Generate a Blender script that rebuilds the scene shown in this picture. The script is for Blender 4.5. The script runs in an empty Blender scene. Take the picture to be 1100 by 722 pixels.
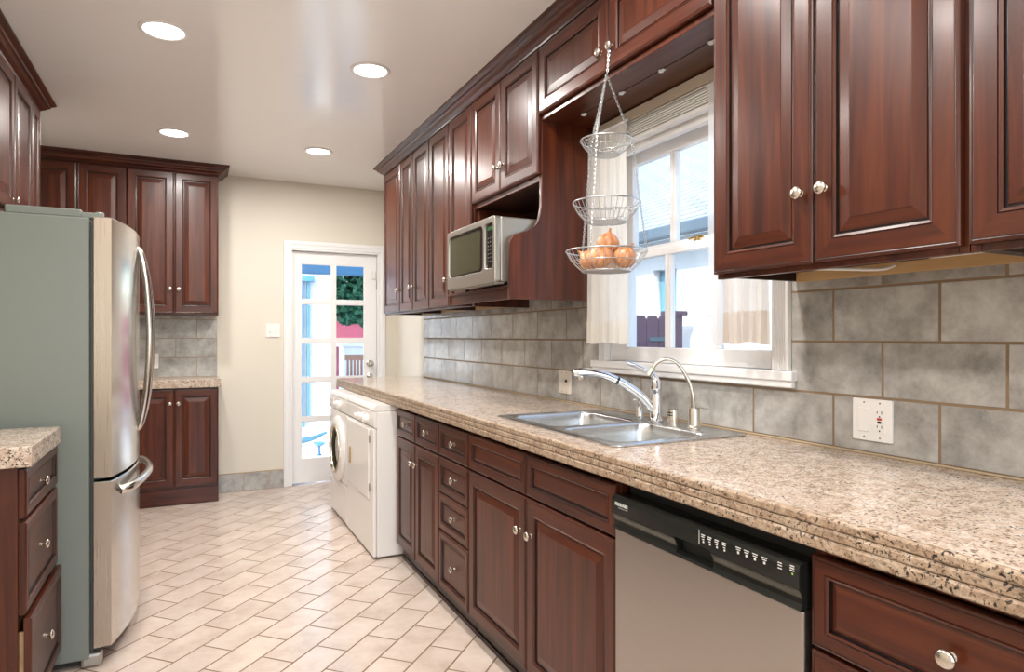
import bpy, bmesh, math, random
from mathutils import Vector, Matrix
random.seed(7)
R = math.radians
SC = bpy.context.scene
COL = SC.collection

# ------------------------------------------------------------------ camera, light, exposure
cam_d = bpy.data.cameras.new('camera'); cam = bpy.data.objects.new('camera', cam_d); COL.objects.link(cam)
cam.location = (0, 0, 1.29); cam.rotation_euler = (R(90), 0, R(-26.2))
cam_d.sensor_width = 36; cam_d.lens = 702/1100*36; cam_d.shift_y = 0.0006; cam_d.clip_start = 0.02
SC.camera = cam
vs = SC.view_settings
vs.view_transform = 'Standard'; vs.look = 'None'; vs.exposure = 0.22; vs.gamma = 1.0; vs.use_curve_mapping = False

world = bpy.data.worlds.new('sky'); SC.world = world; world.use_nodes = True
wn = world.node_tree; wn.nodes.clear()
wo = wn.nodes.new('ShaderNodeOutputWorld'); wb = wn.nodes.new('ShaderNodeBackground'); ws = wn.nodes.new('ShaderNodeTexSky')
ws.sky_type = 'NISHITA'; ws.sun_disc = False; ws.sun_elevation = R(48); ws.sun_rotation = R(240); ws.air_density = 1.0; ws.dust_density = 2.0
wb.inputs['Strength'].default_value = 0.62
wn.links.new(ws.outputs[0], wb.inputs[0]); wn.links.new(wb.outputs[0], wo.inputs[0])

def lamp(name, kind, loc, rot, energy, color=(1, 1, 1), size=None, size_y=None, shape=None):
    d = bpy.data.lights.new(name, kind); d.energy = energy; d.color = color
    if shape: d.shape = shape
    if size: d.size = size
    if size_y: d.size_y = size_y
    o = bpy.data.objects.new(name, d); COL.objects.link(o); o.location = loc; o.rotation_euler = rot
    return o
sun = lamp('sun', 'SUN', (0, 0, 8), (R(53), 0, R(-60)), 5.0, (1.0, 0.95, 0.88)); sun.data.angle = R(0.6)
# daylight that falls in through the big window of the rear wall, the kitchen window and the glazed door
lamp('rear_window_daylight', 'AREA', (0.3, -2.58, 1.5), (R(90), 0, 0), 16, (0.93, 0.97, 1.0), 2.3, 1.7, 'RECTANGLE')
for nm, loc, rot, sx, sy in (('window_portal', (1.90, 1.99, 1.70), (0, R(90), 0), 1.0, 1.0), ('door_portal', (1.16, 6.06, 1.05), (R(-90), 0, 0), 0.76, 2.0)):
    p = lamp(nm, 'AREA', loc, rot, 1, (1, 1, 1), sx, sy, 'RECTANGLE'); p.data.cycles.is_portal = True
LAMP_W = 17.5
LAMP_COL = (1.0, 0.965, 0.92)

# ------------------------------------------------------------------ materials
def mat(name, base=(0.8, 0.8, 0.8), rough=0.5, metal=0.0, **kw):
    m = bpy.data.materials.new(name); m.use_nodes = True
    b = m.node_tree.nodes['Principled BSDF']
    b.inputs['Base Color'].default_value = (*base, 1); b.inputs['Roughness'].default_value = rough; b.inputs['Metallic'].default_value = metal
    for k, v in kw.items():
        b.inputs[k.replace('_', ' ')].default_value = v
    return m
def N(m, t, **kw):
    n = m.node_tree.nodes.new(t)
    for k, v in kw.items(): setattr(n, k, v)
    return n
def L(m, a, b): m.node_tree.links.new(a, b)
def BS(m): return m.node_tree.nodes['Principled BSDF']
def ramp(m, stops):
    r = N(m, 'ShaderNodeValToRGB'); e = r.color_ramp.elements
    while len(e) < len(stops): e.new(0.5)
    for i, (p, c) in enumerate(stops): e[i].position = p; e[i].color = (*c, 1)
    return r
def noise(m, vec, scale, detail=4, rough=0.55, dist=0.0):
    n = N(m, 'ShaderNodeTexNoise'); n.inputs['Scale'].default_value = scale; n.inputs['Detail'].default_value = detail
    n.inputs['Roughness'].default_value = rough; n.inputs['Distortion'].default_value = dist
    if vec is not None: L(m, vec, n.inputs['Vector'])
    return n
def mixc(m, fac, a, b, mode='MIX'):
    n = N(m, 'ShaderNodeMix'); n.data_type = 'RGBA'; n.blend_type = mode
    for s, v in ((0, fac), (6, a), (7, b)):
        if hasattr(v, 'node'): L(m, v, n.inputs[s])
        elif s == 0: n.inputs[0].default_value = v
        else: n.inputs[s].default_value = (*v, 1)
    return n.outputs[2]
def bump(m, h, strength=0.2, dist=0.01):
    n = N(m, 'ShaderNodeBump'); n.inputs['Strength'].default_value = strength; n.inputs['Distance'].default_value = dist
    L(m, h, n.inputs['Height']); L(m, n.outputs[0], BS(m).inputs['Normal'])
def objco(m, scale=(1, 1, 1), loc=(0, 0, 0), rot=(0, 0, 0), rnd=True, world_co=False):
    if world_co: src = N(m, 'ShaderNodeNewGeometry').outputs['Position']
    else: src = N(m, 'ShaderNodeTexCoord').outputs['Object']
    if rnd and not world_co:
        oi = N(m, 'ShaderNodeObjectInfo'); a = N(m, 'ShaderNodeVectorMath', operation='MULTIPLY_ADD')
        L(m, oi.outputs['Random'], a.inputs[0]); a.inputs[1].default_value = (17, 9, 13); L(m, src, a.inputs[2]); src = a.outputs[0]
    mp = N(m, 'ShaderNodeMapping'); mp.inputs['Scale'].default_value = scale; mp.inputs['Location'].default_value = loc; mp.inputs['Rotation'].default_value = rot
    L(m, src, mp.inputs['Vector']); return mp.outputs[0]

def wood(name, sc, dark=(0.032, 0.0058, 0.0022), mid=(0.072, 0.0145, 0.0046), light=(0.112, 0.0275, 0.0085), rough=0.34):
    m = mat(name, mid, rough); v = objco(m, sc)
    n1 = noise(m, v, 1.0, 5, 0.6, 0.6); r1 = ramp(m, [(0.30, dark), (0.52, mid), (0.74, light)]); L(m, n1.outputs[0], r1.inputs[0])
    v2 = objco(m, tuple(s*0.13 if s > 3 else s*0.8 for s in sc)); n2 = noise(m, v2, 1.0, 3, 0.5, 0.3)
    r2 = ramp(m, [(0.3, (0.78, 0.77, 0.76)), (0.7, (1.14, 1.10, 1.05))]); L(m, n2.outputs[0], r2.inputs[0])
    c = mixc(m, 1.0, r1.outputs[0], r2.outputs[0], 'MULTIPLY'); L(m, c, BS(m).inputs['Base Color'])
    BS(m).inputs['Coat Weight'].default_value = 0.16; BS(m).inputs['Coat Roughness'].default_value = 0.18; BS(m).inputs['Specular IOR Level'].default_value = 0.36
    bump(m, n1.outputs[0], 0.02, 0.002)
    return m
W_V = wood('cherry_wood_upright_grain', (26, 26, 1.6))
W_Y = wood('cherry_wood_lengthwise_grain', (26, 1.6, 26))
W_X = wood('cherry_wood_crosswise_grain', (1.6, 26, 26))
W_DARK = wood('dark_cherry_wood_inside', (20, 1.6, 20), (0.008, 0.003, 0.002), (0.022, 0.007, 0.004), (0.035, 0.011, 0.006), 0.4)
GLAZE = mat('dark_glaze', (0.010, 0.004, 0.0035), 0.3)
LIGHTWOOD = wood('pale_maple_wood', (20, 1.6, 20), (0.42, 0.26, 0.12), (0.52, 0.34, 0.17), (0.6, 0.42, 0.23), 0.5)
NICKEL = mat('brushed_nickel', (0.62, 0.57, 0.50), 0.24, 1.0)
CHROME = mat('chrome', (0.80, 0.81, 0.83), 0.07, 1.0)
WIRE = mat('silver_wire', (0.50, 0.51, 0.52), 0.3, 0.9)
WHITE = mat('white_gloss_paint', (0.80, 0.79, 0.79), 0.3)
WHITE_PL = mat('white_plastic', (0.78, 0.76, 0.73), 0.35)
ENAMEL = mat('white_enamel', (0.80, 0.77, 0.74), 0.16)
BLACK = mat('black_plastic', (0.012, 0.013, 0.012), 0.18)
BLACK_OLIVE = mat('dark_olive_plastic', (0.035, 0.033, 0.020), 0.28)
DARKHOLE = mat('dark_recess', (0.006, 0.006, 0.006), 0.6)
DGLASS = mat('dark_smoked_glass', (0.03, 0.032, 0.022), 0.06)
LEGEND = mat('pale_printed_legend', (0.75, 0.75, 0.72), 0.5)
GREENLED = mat('green_printed_dot', (0.35, 0.6, 0.1), 0.4)
REDBTN = mat('red_button', (0.45, 0.03, 0.015), 0.4)
BRASS = mat('brass', (0.62, 0.45, 0.20), 0.25, 1.0)
GREYGREEN = mat('grey_textured_enamel', (0.185, 0.210, 0.187), 0.33)
bump(GREYGREEN, noise(GREYGREEN, objco(GREYGREEN), 420, 2).outputs[0], 0.05, 0.002)

def steel(name, col, rough, sc):
    m = mat(name, col, rough, 1.0); n = noise(m, objco(m, sc), 1, 3)
    r = ramp(m, [(0.3, (rough-0.05,)*3), (0.7, (rough+0.07,)*3)]); L(m, n.outputs[0], r.inputs[0]); L(m, r.outputs[0], BS(m).inputs['Roughness'])
    bump(m, n.outputs[0], 0.015, 0.001); return m
STEEL = steel('stainless_steel_door', (0.60, 0.57, 0.53), 0.19, (300, 4, 300))
STEEL_V = steel('stainless_steel_edge_brown_reflection', (0.40, 0.33, 0.26), 0.30, (200, 200, 3))  # brown reflection of dark cabinets is put into this steel colour
STEEL_DW = steel('stainless_steel_matt_front', (0.45, 0.415, 0.385), 0.36, (300, 3, 300))
STEEL_SINK = mat('stainless_steel_sink', (0.60, 0.62, 0.63), 0.26, 1.0)
SILVER = mat('silver_plastic', (0.43, 0.405, 0.36), 0.3, 0.8)

# granite
def granite(tint=(1, 1, 1)):
    m = mat('speckled_granite', (0.6, 0.5, 0.4), 0.13); v = objco(m, rnd=False, world_co=True)
    n1 = noise(m, v, 38, 5, 0.6); r1 = ramp(m, [(0.30, (0.36, 0.275, 0.215)), (0.46, (0.53, 0.43, 0.355)), (0.60, (0.61, 0.53, 0.465)), (0.75, (0.53, 0.50, 0.48))]); L(m, n1.outputs[0], r1.inputs[0])
    vo = N(m, 'ShaderNodeTexVoronoi'); vo.inputs['Scale'].default_value = 130; L(m, v, vo.inputs['Vector'])
    rv = ramp(m, [(0.0, (0.72, 0.66, 0.6)), (1.0, (1.15, 1.1, 1.05))]); L(m, vo.outputs['Color'], rv.inputs[0])
    c = mixc(m, 0.8, r1.outputs[0], rv.outputs[0], 'MULTIPLY')
    n2 = noise(m, v, 150, 3, 0.6, 0.4); r2 = ramp(m, [(0.0, (0, 0, 0)), (0.55, (0, 0, 0)), (0.60, (1, 1, 1)), (1, (1, 1, 1))]); L(m, n2.outputs[0], r2.inputs[0])
    n3 = noise(m, v, 30, 2); r3 = ramp(m, [(0.36, (0.15, 0.15, 0.15)), (0.54, (1, 1, 1))]); L(m, n3.outputs[0], r3.inputs[0])
    f = N(m, 'ShaderNodeMath', operation='MULTIPLY'); L(m, r2.outputs[0], f.inputs[0]); L(m, r3.outputs[0], f.inputs[1])
    c = mixc(m, f.outputs[0], c, (0.018, 0.014, 0.012))
    n4 = noise(m, v, 60, 3); r4 = ramp(m, [(0.62, (0, 0, 0)), (0.70, (0.7, 0.7, 0.7))]); L(m, n4.outputs[0], r4.inputs[0])
    c = mixc(m, r4.outputs[0], c, (0.16, 0.085, 0.045))
    c = mixc(m, 1.0, c, tint, 'MULTIPLY'); L(m, c, BS(m).inputs['Base Color']); return m
GRANITE = granite()
GRANITE_ROUGH_SHADED = granite((0.72, 0.655, 0.56)); GRANITE_ROUGH_SHADED.name = 'rough_cut_granite_edge_shaded'; BS(GRANITE_ROUGH_SHADED).inputs['Roughness'].default_value = 0.4  # rough tan stone; tint also darkens it for the dimmer light on the front
bump(GRANITE_ROUGH_SHADED, noise(GRANITE_ROUGH_SHADED, objco(GRANITE_ROUGH_SHADED, rnd=False, world_co=True), 120, 4).outputs[0], 0.5, 0.006)
GRANITE_SEAM = mat('granite_seam', (0.06, 0.045, 0.03), 0.6)

def tiles(name, axes, origin, bw, rh, grout, ramps, mortar, rough, grout_c, rot=None, mott=8.0, var=0.05):
    m = mat(name, (0.5, 0.5, 0.5), rough, Specular_IOR_Level=0.75); pos = N(m, 'ShaderNodeNewGeometry').outputs['Position']
    sep = N(m, 'ShaderNodeSeparateXYZ'); L(m, pos, sep.inputs[0])
    def lin(co, off):
        o = None
        for ax, k in co:
            q = N(m, 'ShaderNodeMath', operation='MULTIPLY_ADD'); L(m, sep.outputs[ax], q.inputs[0]); q.inputs[1].default_value = k
            if o is None: q.inputs[2].default_value = -off
            else: L(m, o, q.inputs[2])
            o = q.outputs[0]
        return o
    cx = N(m, 'ShaderNodeCombineXYZ'); L(m, lin(axes[0], origin[0]), cx.inputs[0]); L(m, lin(axes[1], origin[1]), cx.inputs[1])
    bt = N(m, 'ShaderNodeTexBrick'); bt.offset = 0.5; bt.offset_frequency = 2
    for k, v in (('Scale', 1), ('Mortar Size', grout), ('Mortar Smooth', 0.25), ('Brick Width', bw), ('Row Height', rh), ('Bias', 0)): bt.inputs[k].default_value = v
    bt.inputs['Color1'].default_value = (0, 0, 0, 1); bt.inputs['Color2'].default_value = (1, 1, 1, 1); bt.inputs['Mortar'].default_value = (0.5, 0.5, 0.5, 1)
    L(m, cx.outputs[0], bt.inputs['Vector'])
    off = N(m, 'ShaderNodeVectorMath', operation='MULTIPLY_ADD'); L(m, bt.outputs['Color'], off.inputs[0]); off.inputs[1].default_value = (3, 5, 7); L(m, pos, off.inputs[2])
    n1 = noise(m, off.outputs[0], mott, 7, 0.66, 0.0); r1 = ramp(m, ramps); L(m, n1.outputs[0], r1.inputs[0])
    rv = ramp(m, [(0, (1-var,)*3), (1, (1+var,)*3)]); L(m, bt.outputs['Color'], rv.inputs[0])
    c = mixc(m, 1.0, r1.outputs[0], rv.outputs[0], 'MULTIPLY'); c = mixc(m, bt.outputs['Fac'], c, grout_c); L(m, c, BS(m).inputs['Base Color'])
    rr = ramp(m, [(0, (rough,)*3), (1, (0.8,)*3)]); L(m, bt.outputs['Fac'], rr.inputs[0]); L(m, rr.outputs[0], BS(m).inputs['Roughness'])
    h = N(m, 'ShaderNodeMath', operation='MULTIPLY_ADD'); L(m, bt.outputs['Fac'], h.inputs[0]); h.inputs[1].default_value = -1.0
    n2 = noise(m, off.outputs[0], mott*5, 4); hm = N(m, 'ShaderNodeMath', operation='MULTIPLY'); L(m, n2.outputs[0], hm.inputs[0]); hm.inputs[1].default_value = mortar
    L(m, hm.outputs[0], h.inputs[2]); bump(m, h.outputs[0], 0.55, 0.004)
    return m
SPL = [(0.28, (0.18, 0.168, 0.155)), (0.43, (0.30, 0.285, 0.265)), (0.56, (0.40, 0.385, 0.36)), (0.75, (0.54, 0.525, 0.50))]
TILE_R = tiles('slate_look_tile_right', ([(1, 1)], [(2, 1)]), (3.147-0.1528, 0.965), 0.3056, 0.155, 0.0042, SPL, 0.12, 0.15, (0.21, 0.14, 0.078))
TILE_F = tiles('slate_look_tile_far', ([(0, 1)], [(2, 1)]), (0.046, 0.965-0.155), 0.3056, 0.155, 0.0032, SPL, 0.35, 0.28, (0.34, 0.25, 0.16))
q = 2**-0.5
TILE_FL = tiles('cream_floor_tile', ([(0, q), (1, q)], [(0, -q), (1, q)]), (2.320-0.15175, 1.503), 0.3035, 0.1496, 0.0041,
                [(0.25, (0.44, 0.345, 0.285)), (0.5, (0.56, 0.46, 0.395)), (0.75, (0.63, 0.54, 0.48))], 0.25, 0.2, (0.17, 0.105, 0.05), mott=5.0, var=0.05)
TILE_B = tiles('slate_look_baseboard_tile', ([(0, 1)], [(2, 1)]), (0.10, 0.0), 0.2, 0.15, 0.003, SPL, 0.35, 0.3, (0.40, 0.31, 0.2))

PAINT = mat('cream_wall_paint', (0.67, 0.625, 0.54), 0.55); bump(PAINT, noise(PAINT, objco(PAINT, world_co=True), 60, 3).outputs[0], 0.05, 0.003)
PAINT_W = mat('off_white_wall_paint', (0.76, 0.71, 0.62), 0.55)
CEIL = mat('satin_ceiling_paint', (0.88, 0.87, 0.86), 0.14, Specular_IOR_Level=0.8)
_n = noise(CEIL, objco(CEIL, (1.2, 3.0, 1), world_co=True), 3.2, 3, 0.5, 0.4); bump(CEIL, _n.outputs[0], 0.05, 0.02)

def emis(name, col, s):
    m = bpy.data.materials.new(name); m.use_nodes = True; nt = m.node_tree; nt.nodes.clear()
    o = nt.nodes.new('ShaderNodeOutputMaterial'); e = nt.nodes.new('ShaderNodeEmission'); e.inputs[0].default_value = (*col, 1); e.inputs[1].default_value = s
    nt.links.new(e.outputs[0], o.inputs[0]); return m
LENS = emis('lit_lamp_lens', (1.0, 0.93, 0.82), 9.0)
def glass():
    m = bpy.data.materials.new('clear_window_glass'); m.use_nodes = True; nt = m.node_tree; nt.nodes.clear()
    o = nt.nodes.new('ShaderNodeOutputMaterial'); t = nt.nodes.new('ShaderNodeBsdfTransparent'); g = nt.nodes.new('ShaderNodeBsdfGlossy'); x = nt.nodes.new('ShaderNodeMixShader'); f = nt.nodes.new('ShaderNodeFresnel')
    t.inputs[0].default_value = (0.95, 0.98, 0.98, 1); g.inputs['Roughness'].default_value = 0.02; gm = nt.nodes.new('ShaderNodeNewGeometry'); im = nt.nodes.new('ShaderNodeMath'); im.operation = 'MULTIPLY_ADD'; im.inputs[1].default_value = -0.7603; im.inputs[2].default_value = 1.45
    nt.links.new(gm.outputs['Backfacing'], im.inputs[0]); nt.links.new(im.outputs[0], f.inputs[0])
    nt.links.new(f.outputs[0], x.inputs[0]); nt.links.new(t.outputs[0], x.inputs[1]); nt.links.new(g.outputs[0], x.inputs[2]); nt.links.new(x.outputs[0], o.inputs[0]); return m
GLASS = glass()
def sheer(name, col, tr, see):
    m = bpy.data.materials.new(name); m.use_nodes = True; nt = m.node_tree; nt.nodes.clear()
    o = nt.nodes.new('ShaderNodeOutputMaterial'); d = nt.nodes.new('ShaderNodeBsdfDiffuse'); t = nt.nodes.new('ShaderNodeBsdfTranslucent'); p = nt.nodes.new('ShaderNodeBsdfTransparent')
    a = nt.nodes.new('ShaderNodeMixShader'); b = nt.nodes.new('ShaderNodeMixShader')
    d.inputs[0].default_value = (*col, 1); t.inputs[0].default_value = (*col, 1); a.inputs[0].default_value = tr; b.inputs[0].default_value = see
    nt.links.new(d.outputs[0], a.inputs[1]); nt.links.new(t.outputs[0], a.inputs[2]); nt.links.new(a.outputs[0], b.inputs[1]); nt.links.new(p.outputs[0], b.inputs[2]); nt.links.new(b.outputs[0], o.inputs[0]); return m
CURT = sheer('cream_curtain_cotton', (0.86, 0.82, 0.76), 0.5, 0.05)
CURT2 = sheer('sheer_cream_curtain', (0.84, 0.77, 0.70), 0.45, 0.16)
CURT3 = sheer('very_sheer_white_voile', (0.86, 0.84, 0.82), 0.5, 0.42)

# ------------------------------------------------------------------ mesh helpers
def place(o, bm_center, parent):
    o.location = bm_center if parent is None else bm_center - WL(parent)
def WL(o):
    v = Vector(o.location)
    while o.parent: o = o.parent; v += Vector(o.location)
    return v
def obj(name, bm, mats, parent=None, smooth=False, recalc=True, angle=35):
    """one mesh object; geometry is given in world coordinates"""
    if recalc: bmesh.ops.recalc_face_normals(bm, faces=bm.faces[:])
    lo = Vector((1e9,)*3); hi = Vector((-1e9,)*3)
    for v in bm.verts:
        for i in range(3): lo[i] = min(lo[i], v.co[i]); hi[i] = max(hi[i], v.co[i])
    c = (lo+hi)/2
    for v in bm.verts: v.co -= c
    me = bpy.data.meshes.new(name); bm.to_mesh(me); bm.free()
    for m in (mats if isinstance(mats, (list, tuple)) else [mats]): me.materials.append(m)
    if smooth:
        for p in me.polygons: p.use_smooth = True
        try: me.set_sharp_from_angle(angle=R(angle))
        except Exception: pass
    o = bpy.data.objects.new(name, me); COL.objects.link(o)
    place(o, c, parent)
    if parent: o.parent = parent
    return o
def thing(name, label, cat, loc, group=None):
    o = bpy.data.objects.new(name, None); COL.objects.link(o); o.location = loc; o.empty_display_size = 0.1
    return tag(o, label, cat, group)
def tag(o, label, cat, group=None):
    o['label'] = label; o['category'] = cat
    if group: o['group'] = group
    return o
def struct(o, label=None):
    o['kind'] = 'structure'
    if label: o['label'] = label
    return o
def box(bm, lo, hi, bev=0.0, mi=0, seg=2):
    lo, hi = [min(a, b) for a, b in zip(lo, hi)], [max(a, b) for a, b in zip(lo, hi)]
    vs_ = [bm.verts.new((x, y, z)) for x in (lo[0], hi[0]) for y in (lo[1], hi[1]) for z in (lo[2], hi[2])]
    idx = ((0, 1, 3, 2), (4, 6, 7, 5), (0, 4, 5, 1), (2, 3, 7, 6), (0, 2, 6, 4), (1, 5, 7, 3))
    fs = [bm.faces.new([vs_[i] for i in f]) for f in idx]
    for f in fs: f.material_index = mi
    if bev > 0:
        es = list({e for f in fs for e in f.edges})
        r = bmesh.ops.bevel(bm, geom=es, offset=min(bev, 0.49*min(h-l for l, h in zip(lo, hi))), segments=seg, profile=0.5, affect='EDGES')
        for f in r['faces']: f.material_index = mi
def NB(): return bmesh.new()
def boxes(*bs, bev=0.0, seg=2):
    bm = NB()
    for b in bs: box(bm, b[0], b[1], b[2] if len(b) > 2 else bev, b[3] if len(b) > 3 else 0, seg)
    return bm
def smooth_path(pts, n=6):
    P = [Vector(p) for p in pts]; out = []
    for i in range(len(P)-1):
        p0 = P[max(i-1, 0)]; p1 = P[i]; p2 = P[i+1]; p3 = P[min(i+2, len(P)-1)]
        for k in range(n):
            t = k/n
            out.append(0.5*((2*p1)+(-p0+p2)*t+(2*p0-5*p1+4*p2-p3)*t*t+(-p0+3*p1-3*p2+p3)*t**3))
    out.append(P[-1]); return out
def lerp_list(rs, n):
    out = []
    for i in range(n):
        t = i/(n-1)*(len(rs)-1); a = int(min(t, len(rs)-2)) if len(rs) > 1 else 0
        out.append(rs[0] if len(rs) == 1 else rs[a]+(rs[a+1]-rs[a])*(t-a))
    return out
def tube(bm, pts, radii, seg=10, closed=False, mi=0, flat=1.0):
    P = [Vector(p) for p in pts]; n = len(P)
    rs = lerp_list(radii if isinstance(radii, (list, tuple)) else [radii], n)
    up = None; rings = []
    for i in range(n):
        if closed: t = (P[(i+1) % n]-P[i-1]).normalized()
        else: t = (P[min(i+1, n-1)]-P[max(i-1, 0)]).normalized()
        if up is None:
            up = Vector((0, 0, 1)) if abs(t.z) < 0.9 else Vector((1, 0, 0))
        a = (up - t*up.dot(t))
        if a.length < 1e-6: a = t.orthogonal()
        a.normalize(); b = t.cross(a); up = a
        rings.append([bm.verts.new(P[i]+(a*math.cos(2*math.pi*k/seg)*flat+b*math.sin(2*math.pi*k/seg))*rs[i]) for k in range(seg)])
    for i in range(n if closed else n-1):
        A, B = rings[i], rings[(i+1) % n]
        for k in range(seg):
            f = bm.faces.new((A[k], A[(k+1) % seg], B[(k+1) % seg], B[k])); f.material_index = mi
    if not closed:
        f = bm.faces.new(rings[0][::-1]); f.material_index = mi; f = bm.faces.new(rings[-1]); f.material_index = mi
def lathe(bm, prof, origin, axis=(0, 0, 1), seg=24, mi=0):
    """prof: (radius, height) along the axis"""
    ax = Vector(axis).normalized(); a = ax.orthogonal().normalized(); b = ax.cross(a); o = Vector(origin); prev = None
    for r, h in prof:
        if r < 1e-6: cur = [bm.verts.new(o+ax*h)]
        else: cur = [bm.verts.new(o+ax*h+(a*math.cos(2*math.pi*k/seg)+b*math.sin(2*math.pi*k/seg))*r) for k in range(seg)]
        if prev is not None:
            for k in range(seg):
                v = [prev[k % len(prev)], prev[(k+1) % len(prev)], cur[(k+1) % len(cur)], cur[k % len(cur)]]
                u = []
                for x in v:
                    if x not in u: u.append(x)
                if len(u) >= 3: f = bm.faces.new(u); f.material_index = mi
        prev = cur
def plate(outlines, F, thick, bev=0.0, mi=0):
    """flat plate with holes; outlines are 2D loops, F(u,v,n) maps to world"""
    cu = bpy.data.curves.new('tmp', 'CURVE'); cu.dimensions = '2D'; cu.fill_mode = 'BOTH'; cu.extrude = thick/2; cu.bevel_depth = bev; cu.bevel_resolution = 1; cu.offset = -bev
    for ol in outlines:
        s = cu.splines.new('POLY'); s.points.add(len(ol)-1); s.use_cyclic_u = True
        for p, (x, y) in zip(s.points, ol): p.co = (x, y, 0, 1)
    o = bpy.data.objects.new('tmp', cu); COL.objects.link(o)
    dg = bpy.context.evaluated_depsgraph_get(); me = bpy.data.meshes.new_from_object(o.evaluated_get(dg))
    bm = NB(); bm.from_mesh(me); bmesh.ops.remove_doubles(bm, verts=bm.verts[:], dist=1e-5)
    for v in bm.verts: v.co = Vector(F(v.co.x, v.co.y, v.co.z))
    for f in bm.faces: f.material_index = mi
    bpy.data.objects.remove(o); bpy.data.curves.remove(cu); bpy.data.meshes.remove(me)
    return bm
def rect(x0, x1, y0, y1, r=0.0, n=5):
    if r <= 0: return [(x0, y0), (x1, y0), (x1, y1), (x0, y1)]
    out = []
    for cx, cy, a in ((x1-r, y0+r, -90), (x1-r, y1-r, 0), (x0+r, y1-r, 90), (x0+r, y0+r, 180)):
        for k in range(n+1): t = R(a+90*k/n); out.append((cx+r*math.cos(t), cy+r*math.sin(t)))
    return out
def merge(bm, other):
    me = bpy.data.meshes.new('t'); other.to_mesh(me); other.free(); bm.from_mesh(me); bpy.data.meshes.remove(me)
def loft(bm, rings, close=True, cap0=False, cap1=False, mi=0):
    rv = [[bm.verts.new(p) for p in r] for r in rings]
    for A, B in zip(rv, rv[1:]):
        n = len(A)
        for k in range(n if close else n-1):
            f = bm.faces.new((A[k], A[(k+1) % n], B[(k+1) % n], B[k])); f.material_index = mi
    if cap0: bm.faces.new(rv[0][::-1]).material_index = mi
    if cap1: bm.faces.new(rv[-1]).material_index = mi
    return rv

# face frames: (u along, n outward, w up)
def FR(X0): return lambda u, n, w: Vector((X0-n, u, w))      # right run, looks to -X
def FL(X0): return lambda u, n, w: Vector((X0+n, u, w))      # left run, looks to +X
def FF(Y0): return lambda u, n, w: Vector((u, Y0-n, w))      # far run, looks to -Y

DOORP = [(0, 0, 0), (0, .015, 0), (.002, .0178, 0), (.006, .0195, 0), (.008, .0186, 2), (.010, .0195, 0), (.051, .0195, 0), (.052, .0178, 2), (.054, .0200, 0), (.060, .0165, 0), (.0615, .0105, 2), (.0655, .0105, 2), (.067, .0125, 0), (.094, .0172, 0), (.096, .0182, 0)]
DRAWP = [(0, 0, 0), (0, .015, 0), (.002, .0178, 0), (.006, .0195, 0), (.0075, .0186, 2), (.009, .0195, 0), (.030, .0195, 0), (.0315, .0178, 2), (.033, .0205, 0), (.038, .0175, 0), (.0395, .0105, 2), (.0425, .0105, 2), (.052, .0125, 0)]
def front(F, u0, u1, w0, w1, prof, long_mat):
    """raised-panel front with mitred corners; slot 0 upright grain, slot 1 lengthwise grain, slot 2 dark glaze"""
    bm = NB(); mx = min(u1-u0, w1-w0)*0.46; rings = []
    for t, n, g in prof:
        t = min(t, mx)
        rings.append([F(u0+t, n, w0+t), F(u1-t, n, w0+t), F(u1-t, n, w1-t), F(u0+t, n, w1-t)])
    rv = [[bm.verts.new(p) for p in r] for r in rings]
    for i in range(len(rv)-1):
        for k in range(4):
            f = bm.faces.new((rv[i][k], rv[i][(k+1) % 4], rv[i+1][(k+1) % 4], rv[i+1][k]))
            f.material_index = 2 if (prof[i+1][2] == 2) else (1 if k in (0, 2) else 0)
    bm.faces.new(rv[0][::-1]); f = bm.faces.new(rv[-1]); f.material_index = 1 if (u1-u0) > 1.4*(w1-w0) and prof is DRAWP else 0
    return bm
KNOBP = [(0.0, 0.0), (.0085, 0.0), (.0085, .002), (.0055, .004), (.005, .012), (.007, .0145), (.0150, .0165), (.0163, .019), (.0155, .022), (.011, .0255), (.005, .027), (0, .0272)]
def knob(F, u, w, parent, n0=0.0190, s=1.0):
    bm = NB(); o = F(u, n0, w); ax = F(u, n0+1, w)-o
    lathe(bm, [(r*s, h*s) for r, h in KNOBP], o, ax, 18); return obj('knob', bm, NICKEL, parent, smooth=True, angle=50)
def fdoor(F, u0, u1, w0, w1, parent, hm, kn=None, name='door', prof=None):
    d = obj(name, front(F, u0, u1, w0, w1, prof or (DOORP if name == 'door' else DRAWP), hm), [W_V, hm, GLAZE], parent)
    if kn: knob(F, kn[0], kn[1], d, (prof or (DOORP if name == 'door' else DRAWP))[-1][1]-0.001 if name == 'drawer' else 0.0185)
    return d
def frame_boxes(F, u0, u1, w0, w1, stile, rail, n0, n1, extra_u=(), extra_w=()):
    bm = NB()
    def b(ua, ub, wa, wb):
        p, q_ = F(ua, n0, wa), F(ub, n1, wb); box(bm, p, q_, 0.0015)
    b(u0, u0+stile, w0, w1); b(u1-stile, u1, w0, w1); b(u0+stile, u1-stile, w0, w0+rail); b(u0+stile, u1-stile, w1-rail, w1)
    for u in extra_u: b(u-stile/2, u+stile/2, w0+rail, w1-rail)
    for w in extra_w: b(u0+stile, u1-stile, w-rail/2, w+rail/2)
    return bm
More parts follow.
